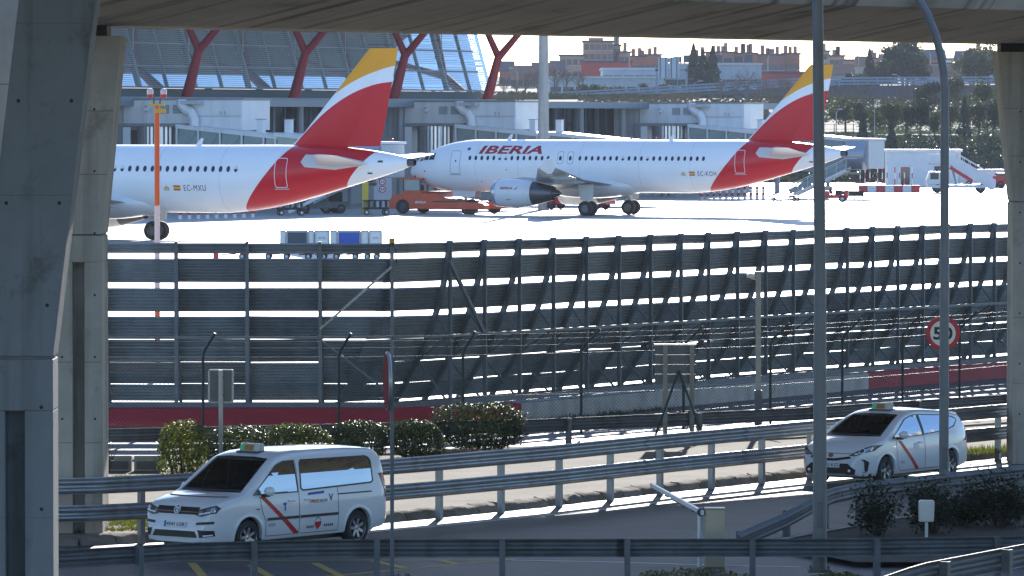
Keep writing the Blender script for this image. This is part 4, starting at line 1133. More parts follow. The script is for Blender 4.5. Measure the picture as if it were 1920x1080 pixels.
def orange_tug():
    fwd = Vector((-.887,.462,0)); o = ap2.location + fwd * -5.07 + fwd * 1.2
    t = thing('tow_tractor', 'orange low tow tractor holding the far airliner nose wheel', 'tow tractor', (o.x, o.y, 0), HEAD)
    m = mat('tug_orange', (.72,.10,.03), .45, var=.2, vs=1.5, dirt=.3, ds=1.2)
    mb = MB()
    side = [(-1.6,.35), (-1.6,1.0), (.4,1.3), (.5,1.62), (4.1,1.62), (4.7,1.35), (5.0,1.0), (5.0,.42)]
    mb.prism([(x, -1.75, z) for x, z in side], (0, 3.5, 0)); mb.build('body', m, t, bevel=.06)
    for sy in (-1, 1):
        MB().prism([(-4.0, sy*1.95 - .45, .4), (-1.55, sy*1.95 - .45, .4), (-1.55, sy*1.95 - .45, 1.0), (-3.6, sy*1.95 - .45, .92), (-4.0, sy*1.95 - .45, .75)], (0,.9,0)).build('rear_arm', m, t, bevel=.04)
        put_wheel(t, (-2.6, sy*1.95, .62), .62, .5, 0, m_dark); put_wheel(t, (3.7, sy*1.7, .58), .58, .42, 0, m_dark)
        MB().box(-1.55, 1.0, sy*1.76 - .02, sy*1.76 + .02, .95, 1.05).build('deck_edge', m_dark, t)
    MB().box(.9, 3.0, -1.77, -1.755, .5, 1.1).build('side_panel', mat('tug_orange_lt', (.80,.16,.05), .5), t)
    cab = MB().box(2.1, 3.7, .4, 1.72, 1.6, 1.85).build('cab', m, t)
    for x in (2.15, 3.65):
        for y in (.45, 1.65): MB().box(x - .05, x + .05, y - .05, y + .05, 1.85, 2.75).build('cab_post', m_dark, cab)
    MB().box(2.0, 3.8, .3, 1.8, 2.75, 2.87).build('cab_roof', m, cab); MB().box(2.2, 3.6, 1.66, 1.68, 1.87, 2.73).build('cab_window', m_jglass, cab)
    MB().box(2.3, 2.8, .8, 1.3, 1.85, 2.3).build('seat', m_black, cab)
    MB().lathe([(.0,.2), (.08,.16), (.08,0), (0,0)], (3.0,1.0,2.87), 'z', 10).build('beacon', mat('beacon_red', (0,0,0)), cab)
    MB().prism([(-1.55,-1.5,1.02), (.38,-1.5,1.31), (.38,-1.5,1.36), (-1.55,-1.5,1.08)], (0,3.0,0)).build('deck_cover', mat('tug_grey', (.16,.13,.12), .6), t)
    MB().box(.7, 1.9, -1.2, 1.2, 1.6, 1.8).build('hood', mat('tug_cover', (.30,.02,.02), .5), t)
    for y in (-1.4, 1.4): MB().box(5.0, 5.05, y - .15, y + .15, .7, .85).build('headlight', m_white, t)
    wrap(fit_bm(text_bm('IBERIA', 1, .2, .02), -.0, 1.0, .0, .18), lambda u, v: Vector((2.6 - u, 1.765, .85 + v)), 'lettering', m_white, t, 0)
orange_tug()
def truck(x, y, rz, lab, m, L=5.2, H=1.0, bed=True, cab_h=1.9, cat='truck', name='service_truck'):
    t = thing(name, lab, cat, (x, y, 0), rz, 'ground service vehicles')
    MB().box(-L/2, L/2, -.95, .95, .45, .8).build('chassis', m, t, bevel=.04)
    c = MB(); c.prism([(L/2 - 1.5,-.9,.8), (L/2,-.9,.8), (L/2,-.9,1.2), (L/2 - .35,-.9,cab_h), (L/2 - 1.5,-.9,cab_h)], (0,1.8,0)); cb = c.build('cab', m, t, bevel=.06)
    MB().box(L/2 - 1.3, L/2 - .5, -.92, .92, 1.25, cab_h - .12).build('cab_window', m_pglass, cb)
    if bed:
        MB().box(-L/2, L/2 - 1.6, -.95, .95, .82, .82 + H).build('load_box', m, t, bevel=.05)
    for sx in (-1, 1):
        for sy in (-1, 1): put_wheel(t, (sx*(L/2 - .9), sy*.85, .4), .4, .28, 0, m_dark)
    for sy in (-.7, .7): MB().box(L/2, L/2 + .03, sy - .14, sy + .14, .85, 1.0).build('headlight', m_white, t)
    return t
g = G(1085, 393, 0); truck(g.x, g.y, HEAD, 'low red service truck behind the far airliner left engine', m_red, 6.0, .35, True, 1.5)
# equipment under the nearer tail
def belt_loader(x, y, rz, lab):
    t = thing('belt_loader', lab, 'belt loader', (x, y, 0), rz)
    MB().box(-2.2, 2.2, -.9, .9, .4, .95).build('chassis', mat('loader_grey', (.14,.15,.16), .6, var=.3), t, bevel=.05)
    MB().bar((-3.4,.1,.7), (3.9,.1,2.7), .9, .22).build('belt', m_black, t)
    for s in (-.42, .62): MB().bar((-3.4,s,.85), (3.9,s,2.85), .07, .28).build('belt_side', m_galv, t); MB().tube([(-3.0,s,1.6), (3.9,s,3.55)], .03, 6).build('handrail', m_galv, t)
    MB().box(.6, 1.6, -.9, -.45, .95, 1.7).build('operator_seat', m_black, t)
    MB().bar((-.6,.1,.9), (1.8,.1,2.1), .12, .12).build('lift_arm', m_red, t)
    for sx in (-1.5, 1.5):
        for sy in (-.8, .8): put_wheel(t, (sx, sy, .38), .38, .25, 0, m_dark)
g = G(600, 400, 0); belt_loader(g.x, g.y, R(20), 'grey belt loader under the nearer airliner tail')
def cart(px, py, lab, n=1):
    g = G(px, py, 0); t = thing('equipment_cart', lab, 'cart', (g.x, g.y, 0), R(12), 'equipment carts')
    MB().box(-1.0,1.0,-.6,.6,.45,.6).build('bed', m_black, t)
    for q in range(5): MB().box(-.95 + q*.45,-.89 + q*.45,-.58,.58,.6,1.1).build('rack', m_cgrey, t)
    MB().box(-1.0,1.0,-.6,.6,1.1,1.18).build('top', m_black, t)
    for sx in (-.8, .8):
        for sy in (-.5, .5): put_wheel(t, (sx, sy, .22), .22, .14)
cart(545, 404, 'dark rack cart under the nearer airliner rear belly'); cart(704, 403, 'small dark rack cart left of the orange tow tractor')
g = G(685, 403, 0); t = thing('guard_post', 'yellow guard post right of the nearer airliner tail cart', 'post', g)
MB().box(-.25,.25,-.2,.2,0,2.6).build('shaft', mat('guard_yellow', (.62,.45,.03), .5, var=.2), t, bevel=.04); MB().box(-.5,.5,-.4,.4,0,.12).build('foot', m_cgrey, t)
# baggage train right of the far airliner belly
g = G(1560, 379, 0); t = thing('baggage_tractor', 'small red baggage tractor under the far airliner tail', 'tractor', (g.x, g.y, 0), R(172), 'ground service vehicles')
MB().prism([(-1.5,-.7,.35), (1.5,-.7,.35), (1.5,-.7,.95), (.3,-.7,1.05), (.2,-.7,.7), (-1.1,-.7,.7), (-1.2,-.7,1.1), (-1.5,-.7,1.1)], (0,1.4,0)).build('body', m_red, t, bevel=.05)
MB().box(-.9,-.3,-.45,.45,.7,1.1).build('seat', m_black, t); MB().tube([(.3,0,1.0), (.05,0,1.4)], .03, 6).build('steering_column', m_black, t)
for sx in (-1.0, 1.0):
    for sy in (-.65, .65): put_wheel(t, (sx, sy, .32), .32, .24, 0, m_gear)
for i, (px, lab) in enumerate(((1470, 'red dolly at the left end of the train under the far tail'), (1515, 'red dolly next to the small red tractor under the far tail'))):
    g = G(px, 377, 0); dolly(g.x, g.y, 2.6, lab, R(-8), .5)
g = G(1595, 376, 0); t = thing('equipment_cart', 'dark rack cart right of the small red baggage tractor', 'cart', (g.x, g.y, 0), 0, 'equipment carts')
MB().box(-1.2,1.2,-.6,.6,.4,.9).build('bed', m_black, t)
for q in range(4): MB().tube([(-1.1 + q*.72,-.5,.4), (-1.1 + q*.72,-.5,.02)], .05, 6).build('leg', m_cgrey, t)
# red and white road barriers, marker poles and bollards
m_barw = mat('barrier_white', (.72,.72,.72), .5); 
for i in range(7):
    px = 1618 + i * 16.5; q = G(px, 361, 0)
    t = thing('barrier_block', ('red' if i % 2 == 0 else 'white') + ' plastic barrier block left of the stair truck', 'barrier', q, 0, 'barrier blocks left of the stair truck')
    MB().prism([(-.45,-.25,0), (.45,-.25,0), (.45,-.12,.75), (-.45,-.12,.75)], (0,.4,0)).build('body', m_red if i % 2 == 0 else m_barw, t, bevel=.03)
    MB().box(-.46,.46,-.3,.2,0,.08).build('foot', m_red if i % 2 == 0 else m_barw, t)
for i in range(10):
    q = G(1622 + i * 11, 358, 0); q.y += 8 + (i % 3)*1.5; t = thing('marker_pole', 'thin red and white pole behind the barrier blocks', 'pole', q, 0, 'marker poles')
    for k in range(4): MB().tube([(0,0,k*.62), (0,0,k*.62 + .61)], .06, 8).build('band', m_red if (i + k) % 2 else m_barw, t)
def bollard(px, py, lab, grp):
    q = G(px, py, 0); t = thing('bollard', lab, 'bollard', q, 0, grp)
    for k in range(4): MB().tube([(0,0,k*.3), (0,0,k*.3 + .295)], .14, 8).build('band', m_red if k % 2 else m_barw, t)
for i in range(11): bollard(1316 + i * 11.5, 375 - i*.25, 'red and white bollard under the far airliner', 'bollards under the far airliner')
for i in range(9): bollard(338 + i * 17, 411 - i*.4, 'red and white bollard under the nearer airliner', 'bollards under the nearer airliner')
# passenger stair truck
g = G(1800, 361.5, 0); t = thing('stair_truck', 'white passenger stair truck parked at the right of the apron', 'stair truck', (g.x, g.y, 0), math.pi, 'ground service vehicles')
m_st = mat('stair_white', (.70,.71,.73), .45, var=.12, vs=1.2)
MB().box(-3.4, 3.4, -1.1, 1.1, .5, .85).build('chassis', m_st, t, bevel=.04)
c = MB().prism([(2.0,-1.05,.85), (3.5,-1.05,.85), (3.5,-1.05,1.4), (3.2,-1.05,2.2), (2.0,-1.05,2.2)], (0,2.1,0)).build('cab', m_st, t, bevel=.06)
MB().box(2.3, 3.15, -1.08, 1.08, 1.4, 2.05).build('cab_window', m_pglass, c)
for s in (-1, 1):
    MB().prism([(-3.6,s*.95,.45), (-3.2,s*.95,.3), (1.2,s*.95,3.0), (3.2,s*.95,3.0), (3.2,s*.95,4.0), (1.0,s*.95,4.0), (-3.6,s*.95,1.35)], (0,.06*s,0)).build('stair_side', m_st, t)
    MB().bar((-1.2,s*1.03,1.25), (1.0,s*1.03,2.6), .02, .28).build('red_stripe', m_red, t)
    MB().tube([(-3.6,s*.98,1.75), (1.0,s*.98,4.45), (3.2,s*.98,4.45)], .04, 6).build('handrail', m_st, t)
    for k in range(8): MB().tube([(-3.6 + k*.65,s*.98,1.3 + k*.37), (-3.6 + k*.65,s*.98,1.75 + k*.385)], .03, 5).build('baluster', m_red if k % 3 == 0 else m_st, t)
for k in range(13): MB().box(-3.4 + k*.36, -3.1 + k*.36, -.93, .93, .55 + k*.2, .6 + k*.2).build('stair_step', m_cgrey, t)
MB().box(1.2, 3.2, -.93, .93, 2.95, 3.05).build('platform', m_cgrey, t)
for x in (.4, 1.4): MB().bar((x,0,.85), (x + .5,0,2.9), .2, .2).build('lift_leg', m_cgrey, t)
for sx in (-2.1, 2.4):
    for sy in (-1, 1): put_wheel(t, (sx, sy*.95, .46), .46, .3, 0, m_dark)
# white cabins and small trucks beyond
g = G(1735, 350, 0); t = thing('site_cabin', 'long white flat-roofed cabin behind the stair truck', 'cabin', (g.x, 606, 0))
MB().box(-4.2,4.2,0,3,0,3.9).build('wall', m_st, t); MB().box(-4.4,4.4,-.2,3.2,3.9,4.2).build('roof', m_panel, t); MB().box(-2.6,-1.6,-.05,0,0,2.2).build('door', m_pglass, t); MB().box(1.2,1.9,-.05,0,1.4,2.3).build('window', m_pglass, t)
g = G(1845, 352, 0); tr = truck(g.x, 597, R(185), 'small white truck right of the stair truck by the pillar', m_st, 5.0, 1.2, True, 2.2)
g = G(1895, 352, 0); truck(g.x, 590, R(170), 'red utility truck beside the right bridge pillar', m_red, 4.6, .7, True, 1.7)
# ================================================================== taxis
m_carw = mat('car_white_paint', (.72,.73,.75), .3, coat=.8, var=.04, vs=3)
m_carglass = glass('car_glass', (.75,.85,.88), .6, .01, (.40,.44,.48))
m_seat = mat('seat_fabric', (.03,.03,.032), .8)
m_lamp = mat('headlamp', (.45,.48,.52), .12, metal=.7)
m_lampclear = mat('headlamp_led', (.85,.88,.92), .2)
m_tail = mat('tail_lamp', (.35,.01,.02), .2)
m_alloy = mat('alloy_rim', (.42,.43,.45), .3, metal=.8)
m_seam = mat('panel_gap', (.03,.03,.035), .7)
m_stripe = mat('taxi_stripe_red', (.52,.012,.02), .4)
m_plate = mat('number_plate', (.72,.73,.75), .5)
m_bluep = mat('plate_blue', (.03,.09,.4), .5)
def boolean(ob, cutter):
    cutter.parent = ob.parent; bpy.context.view_layer.update()
    md = ob.modifiers.new('cut', 'BOOLEAN'); md.operation = 'DIFFERENCE'; md.solver = 'EXACT'; md.object = cutter
    try: md.material_mode = 'TRANSFER'
    except Exception: pass
    dg = bpy.context.evaluated_depsgraph_get(); dg.update()
    me = bpy.data.meshes.new_from_object(ob.evaluated_get(dg))
    ob.modifiers.clear(); old = ob.data; ob.data = me
    bpy.data.objects.remove(cutter)
def car(sp):
    t = thing('taxi', sp['label'], 'taxi', sp['loc'], sp['rz'], 'white taxis')
    L = sp['L']; W = sp['W']
    Z = lambda x: smooth_interp(sp['top'], x); ZB = lambda x: interp(sp['bot'], x); PL = lambda x: smooth_interp(sp['plan'], x); WF = lambda z: smooth_interp(sp['side'], z)
    def section(x, inset=0.0, zlo=None):
        zt = Z(x) - inset * .8; zb = ZB(x) if zlo is None else zlo; r = min(interp(sp['rad'], x), (zt - zb) * .3)
        Y = lambda z: W / 2 * WF(z) * PL(x) - inset
        half = [(0, zb), (Y(zb) * .7, zb), (Y(zb + .03) * .985, zb + .025)]
        for i in range(12):
            z = lerp(zb + .06, zt - r, i / 11); half.append((Y(z), z))
        yc = Y(zt - r)
        for a in (22, 45, 68): half.append((yc - r + r * math.cos(R(a)), zt - r + r * math.sin(R(a))))
        cr = interp(sp['crown'], x)
        for f in (1, .8, .6, .4, .2, 0): half.append(((yc - r) * f, zt + cr * (1 - f * f)))
        return [(x, y, z) for y, z in half] + [(x, -y, z) for y, z in reversed(half[1:-1])]
    xs = []
    x = -L / 2
    while x < L / 2 - .001:
        xs.append(x); x += .025 if abs(x) > L/2 - .3 else .07
    xs.append(L / 2)
    mb = MB(); mb.loft([section(x) for x in xs])
    body = mb.build('body', [m_carw], t)
    bm0 = bmesh.new(); bm0.from_mesh(body.data); bmesh.ops.triangulate(bm0, faces=bm0.faces)
    bvh = BVHTree.FromBMesh(bm0)
    # hollow cabin, openings, wheel arches
    for wx in sp['axles']:
        for s in (-1, 1):
            rg_ = [[(wx + sp['arch']*math.cos(2*math.pi*i/36), s*yy, sp['wr'] + .01 + sp['arch']*math.sin(2*math.pi*i/36)) for i in range(36)] for yy in (.5, 1.25)]
            boolean(body, MB().loft(rg_).build('c', m_blackp))
    x0, x1 = sp['cabin']; xs2 = [lerp(x0, x1, i / 24) for i in range(25)]
    boolean(body, MB().loft([section(x, .07, .42) for x in xs2]).build('c', m_blackp))
    for poly in sp['side_open']:
        boolean(body, MB().prism([(a, -1.4, b) for a, b in poly], (0, 2.8, 0)).build('c', m_blackp))
    for poly, xa, xb in sp['end_open']:
        boolean(body, MB().prism([(xa, a, b) for a, b in poly], (xb - xa, 0, 0)).build('c', m_blackp))
    body.data.shade_smooth(); body.data.set_sharp_from_angle(angle=R(32))
    def side(u, v, off=.006, s=1):
        h = bvh.ray_cast(Vector((u, s*3, v)), Vector((0, -s, 0)))
        return h[0] + h[1] * off if h[0] else Vector((u, s * W / 2, v))
    def front(u, v, off=.006, s=1):
        h = bvh.ray_cast(Vector((s*5, u, v)), Vector((-s, 0, 0)))
        return h[0] + h[1] * off if h[0] else Vector((s * L / 2, u, v))
    def D(polys, proj, name, m, parent=t, step=.05): return wrap(poly_bm(polys), proj, name, m, parent, step)
    for poly in sp['side_glass']:
        for s in (1, -1):
            g = D([poly], lambda u, v: side(u, v, .004, s), 'side_window', m_carglass)
            rg, _ = outline(poly, .03); f = D(rg, lambda u, v: side(u, v, .008, s), 'window_seal', m_blackp, g)
    for poly, s, nm in sp['end_glass']:
        g = D([poly], lambda u, v: front(u, v, .004, s), nm, m_carglass)
        rg, _ = outline(poly, .035); D(rg, lambda u, v: front(u, v, .008, s), 'window_seal', m_blackp, g)
    # wheels
    for wx in sp['axles']:
        for s in (-1, 1):
            w = link('wheel', shared(('ct', sp['wr']), lambda: wheel_mb(sp['wr'], .205, 32).mesh('wheel', m_black, 40)), t, (wx, s * (W/2 - .12), sp['wr']), (0, 0, 0 if s > 0 else math.pi))
            def rim():
                r = sp['wr'] * .69; m_ = MB(); m_.lathe([(r, -.09), (r, .085), (r*.96, .098), (r*.90, .085), (r*.87, .02)], (0,0,0), 'y', 36)
                m_.lathe([(.0, .075), (r*.2, .07), (r*.26, .05), (r*.26, .0)], (0,0,0), 'y', 20)
                for k in range(sp['spokes']):
                    a = 2*math.pi*k/sp['spokes']
                    for da in ((-.11, .11) if sp['twin'] else (0,)):
                        p0 = Vector((math.cos(a + da*.5)*r*.2, .06, math.sin(a + da*.5)*r*.2)); p1 = Vector((math.cos(a + da)*r*.93, .075, math.sin(a + da)*r*.93))
                        m_.bar(p0, p1, .028, .03 if sp['twin'] else .055, (0,1,0).__class__((math.sin(a), 0, -math.cos(a))))
                return m_.mesh('rim', m_alloy, 40)
            link('rim', shared(('rim', sp['wr']), rim), w)
            link('brake_disc', shared(('bd', sp['wr']), lambda: MB().lathe([(0,.0), (sp['wr']*.62,.0), (sp['wr']*.62,-.03), (0,-.03)], (0,0,0), 'y', 24).mesh('brake_disc', m_dark, 40)), w)
            # rounded arch lip
            lip = MB(); rings = []
            for k in range(25):
                a = lerp(R(-8), R(188), k / 24); c = (wx + math.cos(a) * sp['arch'], sp['wr'] + .01 + math.sin(a) * sp['arch'])
                p = side(c[0] + math.cos(a)*.012, max(c[1], ZB(wx) + .02), 0, s); yy = p.y
                rings.append([Vector((wx + math.cos(a)*(sp['arch'] + e), yy + s*o, sp['wr'] + .01 + math.sin(a)*(sp['arch'] + e))) for e, o in ((-.012,-.07), (-.012,.010), (.012,.016), (.05,.004), (.05,-.03))])
            lip.loft(rings, True, True, True); lip.build('wheel_arch', m_carw, t, smooth=50)
    for nm, polys, pr, m, off in sp['decals']:
        fn = {'L': lambda u, v: side(u, v, off, 1), 'R': lambda u, v: side(u, v, off, -1), 'F': lambda u, v: front(u, v, off, 1), 'B': lambda u, v: front(u, v, off, -1)}[pr]
        D(polys, fn, nm, m)
    for nm, txt, bold, (a, b, c, d), pr, m, off in sp['texts']:
        bm = fit_bm(text_bm(txt, 1, 0, bold), a, b, c, d)
        if pr == 'L': wrap(bm, lambda u, v: side(-u, v, off, 1), nm, m, t, .05)
        else: wrap(bm, lambda u, v: front(-u if False else u, v, off, 1), nm, m, t, .05)
    # cabin
    for s in (-1, 1):
        sx = sp['seat']
        st = MB().box(sx - .25, sx + .28, s*.36 - .24, s*.36 + .24, .5, .72).build('seat', m_seat, t, bevel=.05)
        MB().prism([(sx - .30, s*.36 - .23, .70), (sx - .14, s*.36 - .23, .70), (sx - .38, s*.36 - .23, 1.22), (sx - .48, s*.36 - .23, 1.22)], (0,.46,0)).build('seat_back', m_seat, st, bevel=.05)
        MB().box(sx - .50, sx - .40, s*.36 - .13, s*.36 + .13, 1.24, 1.44).build('headrest', m_seat, st, bevel=.04)
    MB().box(sp['seat'] - 1.4, sp['seat'] - 1.25, -.62, .62, .6, 1.18).build('rear_seat', m_seat, t, bevel=.05)
    for s in (-.4, .4): MB().box(sp['seat'] - 1.42, sp['seat'] - 1.32, s - .12, s + .12, 1.2, 1.36).build('rear_headrest', m_seat, t, bevel=.04)
    MB().prism([(sp['cowl'] - .55,-.68,.55), (sp['cowl'] - .05,-.68,.55), (sp['cowl'] - .05,-.68,.99), (sp['cowl'] - .45,-.68,1.02)], (0,1.36,0)).build('dashboard', m_seat, t, bevel=.04)
    sw = MB(); c = Vector((sp['cowl'] - .62, .36, .98)); ex = Vector((0,1,0)); ey = Vector((-.35,0,.94))
    pts = [c + ex*(.18*math.cos(2*math.pi*i/20)) + ey*(.18*math.sin(2*math.pi*i/20)) for i in range(21)]; sw.tube(pts, .016, 6, False); sw.build('steering_wheel', m_seat, t)
    # underbody and mirrors
    MB().box(-L/2 + .35, L/2 - .4, -W/2 + .26, W/2 - .26, .16, .24).build('underbody', m_blackp, t)
    mx, mz = sp['mirror']
    for s in (-1, 1):
        p = side(mx, mz, 0, s)
        mr = MB(); 
        rings = []
        for f, r1 in ((0,.25), (.2,.8), (.5,1), (.8,.92), (1,.5)):
            rings.append([(p.x + .03 + .07*r1*math.cos(2*math.pi*i/14) - .02*f, p.y + s*(.05 + .21*f), p.z + .06 + .085*r1*math.sin(2*math.pi*i/14)) for i in range(14)])
        m_o = mr.loft(rings).build('mirror', m_carw, t, smooth=60)
        MB().box(min(p.x - .05, p.x + .05), p.x + .07, min(p.y, p.y + s*.12), max(p.y, p.y + s*.12), p.z - .045, p.z + .01).build('mirror_base', m_blackp, m_o, bevel=.01)
    # roof sign
    rx = sp['sign']; zr = Z(rx) + interp(sp['crown'], rx) - .005
    sg = MB().prism([(rx - .10,-.23,zr), (rx + .10,-.23,zr), (rx + .06,-.20,zr + .15), (rx - .07,-.20,zr + .15)], (0,.46,0)).build('roof_sign', mat('roof_sign_grey', (.50,.50,.46), .4), t, bevel=.02)
    MB().prism([(rx + .106,-.19,zr + .03), (rx + .106,-.12,zr + .03), (rx + .078,-.12,zr + .13), (rx + .078,-.19,zr + .13)], (.006,0,0)).build('green_light', mat('taxi_green', (.03,.35,.17), .3, emit=.12), sg)
    MB().prism([(rx + .106,-.08,zr + .03), (rx + .106,.12,zr + .03), (rx + .078,.12,zr + .13), (rx + .078,-.08,zr + .13)], (.006,0,0)).build('tariff_display', mat('tariff_amber', (.30,.16,.03), .4), sg)
    MB().box(rx - .13, rx + .13, -.26, .26, zr - .02, zr + .015).build('sign_base', m_dark, sg)
    return t, side, front
def mirY(p): return [(-a, b) for a, b in p]
def line(a, b, w):
    a = Vector(a); b = Vector(b); d = (b - a).normalized(); n = Vector((-d.y, d.x)) * w / 2
    return [tuple(a + n), tuple(a - n), tuple(b - n), tuple(b + n)]
